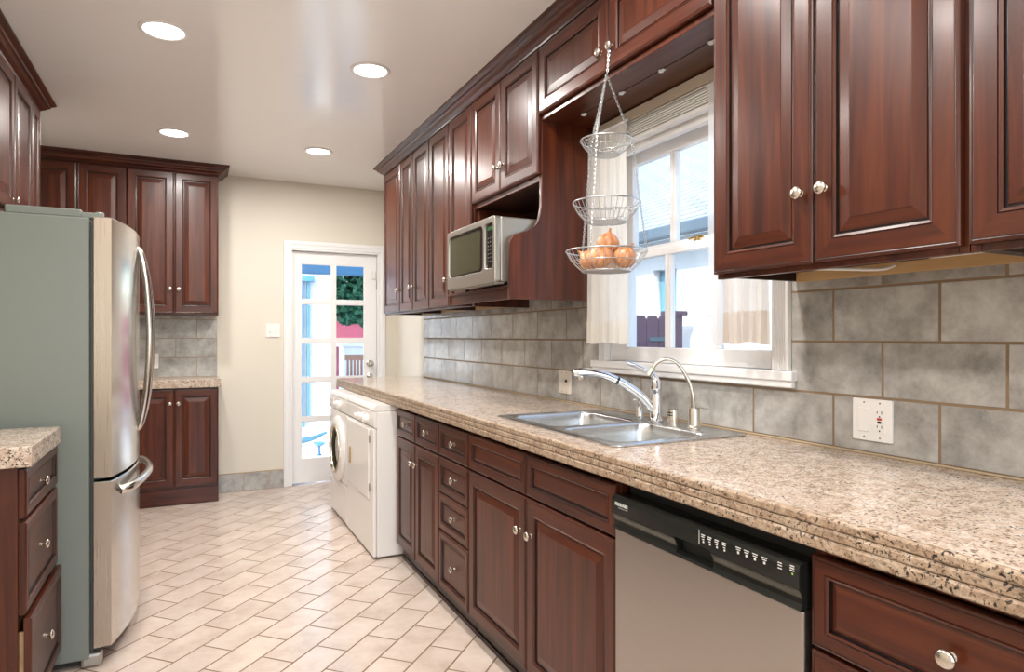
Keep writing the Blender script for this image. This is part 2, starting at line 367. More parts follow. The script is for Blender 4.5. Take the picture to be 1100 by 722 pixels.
def carcass(F, u0, u1, w0, w1, depth, bottom=None, top=False, th=0.016):
    """open box behind the face frame (n from -0.02 back to -depth)"""
    bm = NB()
    def b(ua, na, wa, ub, nb, wb): box(bm, F(ua, na, wa), F(ub, nb, wb), 0.001)
    b(u0, -0.0205, w0, u0+th, -depth, w1); b(u1-th, -0.0205, w0, u1, -depth, w1)
    b(u0+th, -depth+th, w0, u1-th, -depth, w1)
    wb_ = w0 if bottom is None else bottom
    b(u0+th, -0.0205, wb_, u1-th, -depth+th, wb_+th)
    if top: b(u0+th, -0.0205, w1-th, u1-th, -depth+th, w1)
    return bm

# ================================================================== THE ROOM SHELL
CZ = 2.625
XR, XT, YF, XL, YB = 1.716, 1.705, 5.90, -1.09, -2.5
struct(obj('floor', boxes(((XL-.12, YB-.12, -.06), (XR+.14, YF+.14, 0))), TILE_FL), 'cream floor tiles laid in diagonal running bond')
struct(obj('ceiling', boxes(((XL-.12, YB-.12, CZ), (XR+.14, YF+.14, CZ+.1))), CEIL), 'satin off-white ceiling')
# right wall with the window opening
WY0, WY1, WZ0, WZ1 = 1.515, 2.485, 1.17, 2.15
wr = struct(obj('wall_right', plate([rect(YB-.1, YF, 0, CZ), rect(WY0, WY1, WZ0, WZ1)], lambda u, v, n: (XR+.07+n, u, v), .14), PAINT_W), 'off-white right wall with the sink window')
tb = plate([rect(0.30, 5.10, .93, 1.47), rect(1.464, 2.529, 1.135, 1.6)], lambda u, v, n: (XT+.005+n, u, v), .010)
tb = plate([[(0.30, .93), (5.10, .93), (5.10, 1.50), (2.529, 1.50), (2.529, 1.145), (1.4635, 1.145), (1.4635, 1.50), (0.30, 1.50)]], lambda u, v, n: (XT+.005+n, u, v), .0105)
struct(obj('tile_backsplash', tb, TILE_R, wr), 'grey-brown slate-look backsplash tiles with tan grout')
# far wall with the door opening
DX0, DX1, DZ1 = .770, 1.549, 2.052
wf = struct(obj('wall_far', plate([[(XL-.12, 0), (DX0, 0), (DX0, DZ1), (DX1, DZ1), (DX1, 0), (XR, 0), (XR, CZ), (XL-.12, CZ)]], lambda u, v, n: (u, YF+.06+n, v), .12), PAINT), 'cream painted far wall')
struct(obj('tile_backsplash', boxes(((-1.08, YF-.010, .93), (.197, YF-.0003, 1.47))), TILE_F, wf), 'slate-look tiles above the far worktop')
struct(obj('wall_left', boxes(((XL-.12, YB-.1, 0), (XL, YF, CZ))), PAINT), 'cream painted left wall')
wbk = plate([rect(XL-.12, XR+.14, 0, CZ), rect(-.85, 1.45, .65, 2.35)], lambda u, v, n: (u, YB-.06+n, v), .12)
struct(obj('wall_back', wbk, mat('warm_brown_wall_paint', (.16, .105, .065), .6)), 'warm brown rear wall with a wide window opening')
struct(obj('baseboard_far', boxes(((.200, YF-.012, 0), (.7165, YF-.0003, .150))), TILE_B), 'row of slate-look tiles along the foot of the far wall')
struct(obj('trim_1', boxes(((.200, YF-.013, .1503), (.7165, YF-.0003, .1545))), mat('tan_grout', (.40, .29, .17), .8)), 'tan grout line topping the tiled baseboard')

# ---------------------------------------------------------------- window_1
w1 = bpy.data.objects.new('window_1', None); COL.objects.link(w1); w1.location = (XT, 1.995, 1.18); struct(w1, 'white double-hung window above the sink')
def casing(y0, y1):
    prof = [(y0, XT+.0105)]; n = 5; w = (y1-y0-.016)/n
    prof += [(y0, 1.690), (y0+.003, 1.687)]
    for k in range(n):
        a = y0+.008+k*w; prof += [(a+.001, 1.687), (a+w*.3, 1.6905), (a+w*.7, 1.6905), (a+w-.001, 1.687)]
    prof += [(y1-.003, 1.687), (y1, 1.690), (y1, XT+.0105)]
    bm = NB(); loft(bm, [[(x, y, z) for y, x in prof] for z in (1.182, 2.19)], cap0=True, cap1=True); return bm
struct(obj('fluted_casing', casing(1.464, 1.5275), WHITE, w1)); struct(obj('fluted_casing', casing(2.4735, 2.5285), WHITE, w1))
struct(obj('head_casing', boxes(((1.688, 1.5275, 2.075), (XT+.0105, 2.4735, 2.19)), bev=.002), WHITE, w1))
struct(obj('sill', boxes(((1.677, 1.441, 1.150), (1.80, 2.580, 1.1815)), ((1.684, 1.446, 1.128), (1.704, 2.575, 1.150)), bev=.004), WHITE, w1))
struct(obj('jamb', boxes(((1.718, WY0, 1.182), (1.86, 1.531, 2.15)), ((1.718, 2.4690, 1.182), (1.86, WY1, 2.15)), ((1.718, 1.531, 2.10), (1.86, 2.469, 2.15)), ((1.801, WY0, 1.165), (1.87, WY1, 1.185)), bev=.001), WHITE, w1))
def sash(name, x0, x1, z0, z1, gz0, gz1, ys, lab):
    bm = NB(); b = lambda y0, y1, za, zb, xa=x0, xb=x1: box(bm, (xa, y0, za), (xb, y1, zb), .003)
    ylo, yhi = 1.533, 2.467
    b(ylo, ys[0][0], z0, z1); b(ys[-1][1], yhi, z0, z1)
    b(ys[0][0], ys[-1][1], z0, gz0); b(ys[0][0], ys[-1][1], gz1, z1)
    for a, c in zip(ys, ys[1:]):
        b(a[1], c[0], gz0, gz1, x0+.004, x1-.004); b(a[1]+.009, c[0]-.009, gz0, gz1, x0-.001, x1)
    s = struct(obj(name, bm, WHITE, w1), lab)
    for a in ys: struct(obj('pane', boxes(((x0+.015, a[0]-.003, gz0-.003), (x0+.019, a[1]+.003, gz1+.003))), GLASS, s))
    return s
ys3 = [(1.560, 1.800), (1.834, 2.070), (2.106, 2.358)]
sash('lower_sash', 1.722, 1.756, 1.183, 1.655, 1.245, 1.622, ys3, 'inner lower sash with three lights')
ys4 = [(1.585, 1.815), (1.848, 2.085), (2.118, 2.365)]
us = sash('upper_sash', 1.760, 1.794, 1.645, 2.10, 1.676, 2.045, ys4, 'outer upper sash with three lights')
bm = NB(); lathe(bm, [(.0, 0), (.016, 0), (.016, .006), (.010, .008), (.010, .016), (0, .017)], (1.742, 1.93, 1.655), seg=16); tube(bm, smooth_path([(1.742, 1.90, 1.670), (1.742, 1.93, 1.673), (1.738, 1.975, 1.668)]), [.004, .006, .004])
struct(obj('sash_lock', bm, BRASS, w1, smooth=True), 'small brass sash lock')

# ---------------------------------------------------------------- door_1 and its casing
bm = NB()
for x0, x1 in ((.717, .7695), (1.5495, 1.602)):
    box(bm, (x0, YF-.018, 0.001), (x1, YF-.0003, 2.052), .003); box(bm, (x0+.008, YF-.024, 0.001), (x1-.022, YF-.016, 2.052), .004)
box(bm, (.717, YF-.018, 2.052), (1.602, YF-.0003, 2.118), .003); box(bm, (.717, YF-.024, 2.085), (1.602, YF-.016, 2.110), .004)
struct(obj('trim_2', bm, WHITE), 'white casing around the glazed door')
bm = boxes(((DX0+.0003, YF-.012, 0.001), (.786, YF+.12, DZ1-.0003)), ((1.533, YF-.012, 0.001), (DX1-.0003, YF+.12, DZ1-.0003)), ((.786, YF-.012, 2.037), (1.533, YF+.12, DZ1-.0003)), ((.786, YF+.072, 0.001), (.797, YF+.084, 2.037)), ((1.522, YF+.072, 0.001), (1.533, YF+.084, 2.037)), bev=.0015)
struct(obj('trim_3', bm, WHITE), 'white door jamb')
d1 = bpy.data.objects.new('door_1', None); COL.objects.link(d1); d1.location = (1.16, YF+.05, 0); struct(d1, 'white glazed door with ten panes')
GX = [(.867, 1.128), (1.164, 1.423)]; GZ = [(.216, .548), (.585, .893), (.930, 1.236), (1.272, 1.578), (1.614, 1.930)]
FY = YF+.032
lf = plate([rect(.789, 1.530, .012, 2.034)]+[rect(a, b, c, d) for a, b in GX for c, d in GZ], lambda u, v, n: (u, FY+.019+n, v), .038)
leaf = struct(obj('door_leaf', lf, WHITE, d1))
for a, b in GX:
    for c, d in GZ:
        struct(obj('pane', boxes(((a-.002, FY+.017, c-.002), (b+.002, FY+.021, d+.002))), GLASS, leaf))
        bm = NB()
        for p, q_ in (((a, c), (a+.007, d)), ((b-.007, c), (b, d)), ((a, c), (b, c+.007)), ((a, d-.007), (b, d))):
            box(bm, (p[0], FY+.003, p[1]), (q_[0], FY+.0165, q_[1]), .003)
        struct(obj('glazing_bead', bm, WHITE, leaf))
bm = NB(); lathe(bm, [(0, 0), (.031, 0), (.031, .004), (.026, .007), (.011, .009), (.010, .030), (.020, .036), (.028, .046), (.028, .054), (.020, .064), (0, .067)], (1.470, FY-.0005, 1.045), (0, -1, 0), 24)
struct(obj('door_knob', bm, NICKEL, d1, smooth=True))
bm = NB(); lathe(bm, [(0, 0), (.029, 0), (.029, .005), (.022, .010), (0, .011)], (1.470, FY-.0005, .93), (0, -1, 0), 24); box(bm, (1.466, FY-.028, .918), (1.474, FY-.010, .942), .002)
struct(obj('deadbolt', bm, NICKEL, d1, smooth=True))
bm = NB(); box(bm, (1.5335, FY-.012, .20), (1.5345, FY-.010, .30)); lathe(bm, [(.006, 0), (.006, .09)], (1.5325, FY-.008, 1.72), seg=12)
struct(obj('hinge', bm, NICKEL, d1))
t = obj('door_sensor', boxes(((1.490, FY-.014, 1.815), (1.521, FY-.0003, 1.892)), bev=.003), WHITE_PL); tag(t, 'small white plastic contact sensor at the top corner of the glazed door', 'sensor')

# ================================================================== RIGHT RUN: BASE CABINETS
B = FR(1.0895); BD = .60
def base_cab(name, label, u0, u1, cat='cabinet'):
    t = thing(name, label, cat, (1.0895, (u0+u1)/2, 0))
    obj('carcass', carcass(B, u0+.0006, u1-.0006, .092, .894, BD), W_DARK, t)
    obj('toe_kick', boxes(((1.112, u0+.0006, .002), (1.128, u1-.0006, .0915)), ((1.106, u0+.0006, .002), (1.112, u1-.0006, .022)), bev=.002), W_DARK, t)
    return t
G = .0022
# two-door two-drawer cabinet next to the dryer
c = base_cab('base_cabinet', 'cherry base cabinet with two drawers over two narrow doors, beside the white dryer', 2.977, 3.698)
obj('face_frame', frame_boxes(B, 2.978, 3.697, .0925, .894, .02, .02, -.0005, -.0203, (3.343,), (.7165,)), W_V, c)
fdoor(B, 3.343+G, 3.694, .724, .872, c, W_Y, (3.520, .802), 'drawer'); fdoor(B, 2.980, 3.343-G, .724, .872, c, W_Y, (3.160, .802), 'drawer')
fdoor(B, 3.343+G, 3.694, .098, .714, c, W_Y, (3.380, .612)); fdoor(B, 2.980, 3.343-G, .098, .714, c, W_Y, (3.306, .612))
# four-drawer cabinet
c = base_cab('drawer_cabinet', 'narrow cherry base cabinet with a stack of four drawers', 2.603, 2.9765)
obj('face_frame', frame_boxes(B, 2.604, 2.9755, .0925, .894, .02, .02, -.0005, -.0203, (), (.720, .548, .370)), W_V, c)
for a, b in ((.726, .872), (.551, .716), (.373, .543), (.098, .364)):
    fdoor(B, 2.606, 2.974, a, b, c, W_Y, (2.782, (a+b)/2), 'drawer')
# sink cabinet
c = base_cab('sink_cabinet', 'wide cherry base cabinet with two doors and two false drawer fronts under the sink', 1.518, 2.6025)
obj('face_frame', frame_boxes(B, 1.519, 2.6015, .0925, .894, .02, .02, -.0005, -.0203, (2.064,), (.720,)), W_V, c)
for a, b, ku in ((2.064+G, 2.599, 2.108), (1.521, 2.064-G, 2.024)):
    obj('false_drawer_front', front(B, a, b, .726, .872, DRAWP, W_Y), [W_V, W_Y, GLAZE], c)
    fdoor(B, a, b, .098, .716, c, W_Y, (ku, .592))
# drawer cabinet right of the dishwasher
c = base_cab('drawer_cabinet', 'wide cherry drawer cabinet to the right of the dishwasher', .300, .878)
obj('face_frame', frame_boxes(B, .301, .877, .0925, .894, .02, .02, -.0005, -.0203, (), (.690, .40)), W_V, c)
for a, b in ((.698, .872), (.404, .690), (.098, .396)):
    fdoor(B, .304, .874, a, b, c, W_Y, (.618, (a+b)/2), 'drawer')

# ---------------------------------------------------------------- dishwasher
dw = thing('dishwasher', 'stainless steel dishwasher with black control panel under the worktop', 'dishwasher', (1.05, 1.2, 0))
D0, D1 = .886, 1.510
obj('tub', boxes(((1.112, D0+.004, .10), (1.66, D1-.004, .872)), bev=.004), DARKHOLE, dw)
obj('top_rail', boxes(((1.098, D0+.002, .874), (1.118, D1-.004, .884)), bev=.002), STEEL_DW, dw)
obj('door_panel', boxes(((1.064, D0, .115), (1.108, D1, .757)), bev=.004), STEEL_DW, dw)
obj('kick_plate', boxes(((1.120, D0+.002, .003), (1.134, D1-.002, .098)), bev=.003), BLACK, dw)
# control panel: upper glossy part, lower concave olive part with a handle pocket
P0, P1 = 1.126, 1.250
def cp_profile(y): return [(1.108, .852), (1.062, .852), (1.055, .848), (1.052, .838), (1.053, .802), (1.058, .795), (1.063, .783), (1.062, .771), (1.058, .762), (1.058, .758), (1.108, .758)]
bm = NB(); loft(bm, [[(x, y, z) for x, z in cp_profile(y)] for y in (D0, P0)], cap0=True, cap1=True); loft(bm, [[(x, y, z) for x, z in cp_profile(y)] for y in (P1, D1)], cap0=True, cap1=True)
pk = [(1.108, .852), (1.062, .852), (1.055, .848), (1.052, .838), (1.053, .806), (1.056, .803), (1.085, .803), (1.085, .770), (1.058, .766), (1.058, .758), (1.108, .758)]
loft(bm, [[(x, y, z) for x, z in pk] for y in (P0, P1)], cap0=True, cap1=True)
cp = obj('control_panel', bm, BLACK, dw)
bm = NB()
for a, b in ((D0+.002, P0-.001), (P1+.001, D1-.002)):
    bm = NB(); loft(bm, [[(1.0525, y, .801), (1.0575, y, .7945), (1.0625, y, .783), (1.0622, y, .781), (1.070, y, .781), (1.070, y, .801)] for y in (a, b)], cap0=True, cap1=True); obj('olive_band', bm, BLACK_OLIVE, cp)

bm = NB(); box(bm, (1.080, P0+.002, .768), (1.0845, P1-.002, .8025)); obj('handle_pocket', bm, DARKHOLE, cp)
# printed legends of the control panel
def leg(bm, y, z, w, h): box(bm, (1.0513, y-w/2, z-h/2), (1.0522, y+w/2, z+h/2))
for y in (1.148, 1.127, 1.105, 1.082):
    bm = NB(); leg(bm, y, .836, .012, .0022); leg(bm, y+.001, .8315, .010, .0020); leg(bm, y, .826, .006, .0022); leg(bm, y-.001, .8205, .004, .004); obj('button_legend', bm, LEGEND, cp)
for y in (1.041, 1.018, .995, .970):
    bm = NB(); leg(bm, y, .838, .014, .0018); leg(bm, y, .8335, .011, .0018); leg(bm, y, .8275, .005, .005); obj('button_legend', bm, LEGEND, cp)
bm = NB()
for z in (.840, .835, .829): leg(bm, .931, z, .010, .0018)
obj('status_legend', bm, LEGEND, cp)
obj('divider_mark', boxes(((1.0513, 1.1605, .812), (1.0522, 1.1615, .845))), LEGEND, cp)
bm = NB()
for z in (.843, .8385, .834): box(bm, (1.0513, .8965, z-.001), (1.0522, .9065, z+.001))
obj('start_legend', bm, LEGEND, cp)
bm = NB(); lathe(bm, [(0, 0), (.0022, 0), (.0022, .0008), (0, .0008)], (1.0525, .901, .8275), (-1, 0, 0), 12); obj('green_button_dot', bm, GREENLED, cp)
def text(name, body, size, F, parent, m, depth=.0004):
    cu = bpy.data.curves.new('t', 'FONT'); cu.body = body; cu.size = size; cu.extrude = depth; cu.offset = size*0.012
    o = bpy.data.objects.new('t', cu); COL.objects.link(o); dg = bpy.context.evaluated_depsgraph_get(); me = bpy.data.meshes.new_from_object(o.evaluated_get(dg))
    bm = NB(); bm.from_mesh(me); bpy.data.objects.remove(o); bpy.data.curves.remove(cu); bpy.data.meshes.remove(me)
    for v in bm.verts: v.co = Vector(F(v.co.x, v.co.y, v.co.z))
    return obj(name, bm, m, parent)
text('brand_lettering', 'FRIGIDAIRE', .0125, lambda x, y, z: (1.0515-z, 1.493-x*.92, .8265+y), cp, LEGEND)
bm = boxes(((1.0512, 1.436, .8205), (1.0522, 1.448, .822)), ((1.0512, 1.450, .8205), (1.0522, 1.478, .822))); obj('small_lettering', bm, mat('dim_printed_legend', (.35, .35, .33), .5), cp)

# ---------------------------------------------------------------- worktop, sink and taps
CT0, CT1, CX0, CX1 = .300, 5.26, 1.039, 1.7035
SH = (1.140, 1.652, 1.615, 2.430)  # sink cut-out
wt = thing('worktop', 'long speckled granite worktop running along the right wall under the window', 'worktop', (1.37, 2.8, .96))
tp = plate([rect(CT0, CT1, CX0+.0122, CX1), rect(SH[2], SH[3], SH[0], SH[1], .03)], lambda u, v, n: (v, u, .9495+n), .021, .0)
obj('slab', tp, GRANITE, wt)
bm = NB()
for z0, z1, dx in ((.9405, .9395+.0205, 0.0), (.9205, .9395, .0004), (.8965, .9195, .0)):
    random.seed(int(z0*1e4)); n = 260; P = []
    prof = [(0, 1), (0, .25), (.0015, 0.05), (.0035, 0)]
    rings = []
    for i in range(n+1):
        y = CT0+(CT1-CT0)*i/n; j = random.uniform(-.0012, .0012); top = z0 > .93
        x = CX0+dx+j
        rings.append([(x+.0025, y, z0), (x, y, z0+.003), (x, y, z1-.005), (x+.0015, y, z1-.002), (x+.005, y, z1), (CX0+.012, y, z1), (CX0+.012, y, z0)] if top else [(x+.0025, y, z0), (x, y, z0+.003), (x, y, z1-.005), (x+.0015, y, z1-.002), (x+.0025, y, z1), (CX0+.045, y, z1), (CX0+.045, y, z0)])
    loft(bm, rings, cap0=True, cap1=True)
obj('edge', bm, GRANITE_ROUGH_SHADED, wt)
obj('edge_seam', boxes(((CX0+.003, CT0+.001, .905), (CX0+.011, CT1-.001, .9403)), ((CX0+.011, CT0+.001, .905), (CX0+.044, CT1-.001, .9382))), GRANITE_SEAM, wt)
obj('caulk', boxes(((1.6990, CT0, .9602), (1.7048, 5.095, .9660)), bev=.002), mat('tan_caulk', (.42, .32, .2), .7), wt)
def rr(x0, x1, y0, y1, r, z, n=5): return [(x, y, z) for x, y in rect(x0, x1, y0, y1, r, n)]
sk = thing('sink', 'double-bowl stainless steel drop-in sink in the granite worktop', 'sink', (1.4, 2.02, .96))
BW = [(1.168, 1.548, 1.645, 2.000), (1.168, 1.548, 2.035, 2.400)]
rim = plate([rect(1.125, 1.667, 1.600, 2.445, .03)]+[rect(b[0], b[1], b[2], b[3], .055, 6) for b in BW], lambda u, v, n: (u, v, .9635+n), .003, .0012)
obj('rim', rim, STEEL_SINK, sk, smooth=True, angle=40)
for b in BW:
    bm = NB(); rs = []
    for ins, z in ((-.003, .9655), (0, .9645), (.003, .958), (.008, .93), (.014, .83), (.020, .80), (.034, .787), (.060, .782)):
        rs.append(rr(b[0]+ins, b[1]-ins, b[2]+ins, b[3]-ins, .055, z, 6))
    loft(bm, rs, cap1=True)
    bowl = obj('bowl', bm, STEEL_SINK, sk, smooth=True, angle=60)
    bm = NB(); lathe(bm, [(0, .001), (.030, .001), (.034, .002), (.043, .0025), (.044, .0005)], ((b[0]+b[1])/2, (b[2]+b[3])/2, .7822), seg=24); obj('drain', bm, CHROME, bowl, smooth=True)
ZD = .9651
# main tap
fy, fx = 2.010, 1.606
f = thing('kitchen_tap', 'chrome pull-out kitchen tap with a raised lever behind the double sink', 'tap', (fx, fy, ZD))
bm = NB(); lathe(bm, [(0, 0), (.030, 0), (.031, .004), (.027, .009), (.0235, .012), (.0235, .05), (.0225, .10), (.0225, .118), (.0235, .120), (.0235, .126), (.022, .128), (.021, .146), (.015, .158), (0, .161)], (fx, fy, ZD), seg=28)
obj('tap_body', bm, CHROME, f, smooth=True, angle=50)
bm = NB(); tube(bm, smooth_path([(fx-.004, fy+.004, 1.005), (fx-.05, fy+.022, 1.060), (fx-.105, fy+.045, 1.103), (fx-.135, fy+.056, 1.120)], 6), [.018, .0165, .015, .0145], 16); sp = obj('spout', bm, CHROME, f, smooth=True, angle=50)
bm = NB(); tube(bm, [(fx-.135, fy+.056, 1.120), (fx-.141, fy+.059, 1.1233)], [.0155], 16); obj('black_ring', bm, BLACK, sp, smooth=True)
bm = NB(); tube(bm, smooth_path([(fx-.141, fy+.059, 1.1233), (fx-.185, fy+.078, 1.142), (fx-.235, fy+.100, 1.152), (fx-.275, fy+.118, 1.150), (fx-.292, fy+.126, 1.146)], 6), [.0145, .0155, .018, .020, .015], 16); obj('spray_head', bm, CHROME, sp, smooth=True, angle=50)
bm = NB(); lathe(bm, [(0, 0), (.016, 0), (.0175, .004), (.0165, .016), (0, .017)], (fx-.268, fy+.115, 1.127), (.1, -.05, 1), 16); obj('spray_nozzle', bm, NICKEL, sp, smooth=True)
bm = NB(); tube(bm, smooth_path([(fx+.006, fy-.002, 1.105), (fx-.006, fy+.006, 1.138), (fx-.040, fy+.030, 1.165), (fx-.082, fy+.058, 1.186)], 6), [.017, .0125, .009, .008], 12); lathe(bm, [(0, -.004), (.0085, -.003), (.0095, .004), (.0085, .010), (0, .011)], (fx-.082, fy+.058, 1.186), (-.6, .4, .3), 12)
obj('lever', bm, CHROME, f, smooth=True, angle=50)
# soap dispenser
f = thing('soap_dispenser', 'short pointed chrome soap dispenser left of the main tap', 'soap dispenser', (1.612, 2.118, ZD))
bm = NB(); lathe(bm, [(0, 0), (.022, 0), (.022, .003), (.016, .006), (.0145, .010), (.0145, .040), (.011, .050), (.007, .058), (.006, .070), (.008, .073), (.008, .078), (.004, .083), (0, .084)], (1.612, 2.118, ZD), seg=20)
obj('body', bm, CHROME, f, smooth=True, angle=50)
bm = NB(); tube(bm, smooth_path([(1.612, 2.118, 1.040), (1.60, 2.122, 1.043), (1.588, 2.127, 1.038)]), [.005, .0045, .004], 10); obj('nozzle', bm, CHROME, f, smooth=True)
# air gap
f = thing('air_gap', 'squat chrome cylinder with two dark slots right of the main tap', 'air gap', (1.604, 1.907, ZD))
bm = NB(); lathe(bm, [(0, 0), (.024, 0), (.024, .004), (.0205, .005), (.0205, .052), (.019, .056), (0, .057)], (1.604, 1.907, ZD), seg=24); obj('cap', bm, NICKEL, f, smooth=True, angle=50)
bm = NB()
for z in (1.000, 1.010):
    for k in range(7):
        a = R(145+k*12); box(bm, (1.604+.0195*math.cos(a)-.002, 1.907+.0195*math.sin(a)-.0025, z-.002), (1.604+.0195*math.cos(a)+.0005, 1.907+.0195*math.sin(a)+.0025, z+.002))
obj('slot', bm, DARKHOLE, f)
# filtered-water tap
gx, gy = 1.604, 1.797
f = thing('filter_tap', 'slim gooseneck drinking-water tap at the right end of the sink', 'tap', (gx, gy, ZD))
bm = NB(); lathe(bm, [(0, 0), (.027, 0), (.027, .003), (.0215, .006), (.0205, .010), (.0205, .068), (.019, .072), (0, .073)], (gx, gy, ZD), seg=24); obj('tap_body', bm, NICKEL, f, smooth=True, angle=50)
bm = NB(); tube(bm, smooth_path([(gx, gy, 1.036), (gx-.002, gy+.002, 1.075), (gx-.012, gy+.012, 1.13), (gx-.040, gy+.034, 1.190), (gx-.072, gy+.055, 1.210), (gx-.102, gy+.073, 1.198), (gx-.120, gy+.084, 1.172)], 7), [.0068, .0064, .0062, .0062], 12); ne = obj('gooseneck', bm, NICKEL, f, smooth=True, angle=60)
bm = NB(); tube(bm, [(gx-.116, gy+.0815, 1.178), (gx-.131, gy+.090, 1.152)], [.0085, .0095], 14); obj('nozzle', bm, NICKEL, ne, smooth=True)
bm = NB(); tube(bm, [(gx-.1155, gy+.0812, 1.179), (gx-.1165, gy+.0819, 1.1765)], [.0092], 14); obj('green_ring', bm, mat('green_plastic', (.05, .3, .08), .4), ne, smooth=True)
bm = NB(); tube(bm, smooth_path([(gx, gy, 1.036), (gx+.010, gy-.022, 1.040), (gx+.024, gy-.052, 1.036)], 4), [.006, .005, .004], 10, flat=.5); obj('lever', bm, NICKEL, f, smooth=True)

# ---------------------------------------------------------------- washer and dryer
AX = .945
def appliance(name, label, y0, y1):
    t = thing(name, label, name.split('_')[-1], (1.28, (y0+y1)/2, 0))
    obj('cabinet', boxes(((AX+.022, y0+.002, .012), (1.62, y1-.002, .855)), bev=.006), ENAMEL, t)
    bm = NB()  # top with a rolled front edge
    pr = [(AX+.002, .858), (AX-.002, .868), (AX+.004, .884), (AX+.020, .8925), (1.62, .8935), (1.62, .857), (AX+.01, .857)]
    loft(bm, [[(x, y, z) for x, z in pr] for y in (y0+.004, y1-.004)], cap0=True, cap1=True); bmesh.ops.recalc_face_normals(bm, faces=bm.faces[:])
    obj('top_panel', bm, ENAMEL, t)
    pr = [(AX+.006, .855), (AX-.001, .848), (AX+.002, .768), (AX+.010, .760), (AX+.0215, .760), (AX+.0215, .855)]
    bm = NB(); loft(bm, [[(x, y, z) for x, z in pr] for y in (y0+.002, y1-.002)], cap0=True, cap1=True); cpn = obj('control_panel', bm, ENAMEL, t)
    for (fx_, fz_) in ((y0+.05, 0), (y1-.05, 0)):
        bm = NB(); lathe(bm, [(0, .001), (.016, .001), (.016, .008), (.008, .010), (.008, .0115), (0, .0115)], (AX+.06, fx_, 0), seg=14); obj('foot', bm, BLACK, t)
    return t, cpn
def dial(y, z, parent, r=.022, name='dial'):
    bm = NB(); o = Vector((AX+.0005, y, z)); lathe(bm, [(0, 0), (r*1.25, 0), (r*1.2, .004), (r, .006), (r*.9, .024), (r*.8, .027), (0, .027)], o, (-1, 0, 0), 22); box(bm, (AX-.031, y-.003, z-r*.8), (AX-.025, y+.003, z+r*.8), .001)
    return obj(name, bm, ENAMEL, parent, smooth=True, angle=40)
t, cpn = appliance('tumble_dryer', 'white dryer with square door nearest the base cabinets, under the worktop end', 3.727, 4.438)
for y, z, r in ((3.870, .803, .024), (3.985, .805, .020), (4.085, .803, .014)): dial(y, z, cpn, r)
obj('front_panel', boxes(((AX+.001, 3.731, .015), (AX+.021, 4.434, .757)), bev=.006), ENAMEL, t)
d = obj('dryer_door', boxes(((AX-.009, 3.815, .335), (AX+.0005, 4.385, .748)), bev=.006), ENAMEL, t)
obj('door_handle', boxes(((AX-.0165, 4.275, .470), (AX-.0092, 4.305, .575)), bev=.002), BRASS, d)
for z in (.405, .690): obj('hinge', boxes(((AX-.007, 3.806, z-.022), (AX+.0005, 3.8145, z+.022)), bev=.002), mat('dull_hinge_metal', (.35, .33, .3), .4, 1), d)
t, cpn = appliance('washing_machine', 'white front-loading washer with round door, furthest from the sink', 4.442, 5.03)
for y, z, r in ((4.645, .812, .026), (4.760, .812, .018)): dial(y, z, cpn, r)
obj('detergent_drawer', boxes(((AX-.006, 4.86, .785), (AX+.0, 5.0, .838)), bev=.004), ENAMEL, cpn)
obj('badge', boxes(((AX-.0022, 5.005, .770), (AX+.002, 5.022, .795)), bev=.001), BRASS, cpn)
obj('front_panel', boxes(((AX+.001, 4.446, .275), (AX+.021, 5.026, .757)), bev=.008), ENAMEL, t)
obj('kick_panel', boxes(((AX+.002, 4.446, .015), (AX+.021, 5.026, .268)), bev=.008), ENAMEL, t)
wy, wz = 4.72, .497
bm = NB(); lathe(bm, [(.232, 0), (.232, .012), (.222, .022), (.200, .030), (.172, .030), (.160, .020)], (AX+.001, wy, wz), (-1, 0, 0), 48); rg = obj('round_door', bm, ENAMEL, t, smooth=True)
bm = NB(); lathe(bm, [(.172, .026), (.170, .034), (.160, .036), (.154, .030), (.152, .020), (.162, .018)], (AX+.001, wy, wz), (-1, 0, 0), 48); obj('brass_ring', bm, mat('champagne_metal', (.66, .58, .47), .25, 1), rg, smooth=True)
bm = NB(); lathe(bm, [(.1535, .020), (.145, .010), (.10, -.004), (.0, -.008)], (AX+.001, wy, wz), (-1, 0, 0), 40); obj('dark_glass', bm, DGLASS, rg, smooth=True)
bm = NB(); box(bm, (AX-.034, wy-.215, wz-.03), (AX-.016, wy-.185, wz+.03), .005); obj('door_latch', bm, ENAMEL, rg)

# ================================================================== RIGHT RUN: WALL CABINETS
U = FR(1.3795); UD = .322; ZB, ZT = 1.470, 2.545
def upper(name, label, u0, u1, w0=ZB, w1=ZT, rail=.02):
    t = thing(name, label, 'cabinet', (1.3795, (u0+u1)/2, w0-.012))
    cw = NB(); merge(cw, carcass(U, u0+.0006, u1-.0006, w0-.008, CZ-.045, UD, bottom=w0+.02, top=True))
    obj('carcass', cw, W_DARK, t); return t
def uframe(t, u0, u1, ups, w0=ZB): obj('face_frame', frame_boxes(U, u0+.0008, u1-.0008, w0-.014, CZ-.045, .02, .026, -.0005, -.0203, ups), W_V, t)
Y5 = [5.060, 4.610, 4.302, 3.962, 3.606, 3.264]
kn5 = [Y5[1]+.034, Y5[2]+.034, Y5[2]-.034, Y5[4]+.034, Y5[5]+.034]
specs = [('wall_cabinet', 'tall one-door cherry wall cabinet at the far end, beside the glazed door', 4.610, 5.065, [0]),
         ('wall_cabinet', 'pair of tall narrow cherry doors next to the far end cabinet', 3.962, 4.6095, [1, 2]),
         ('wall_cabinet', 'pair of tall cherry doors directly left of the microwave niche', 3.264, 3.9615, [3, 4])]
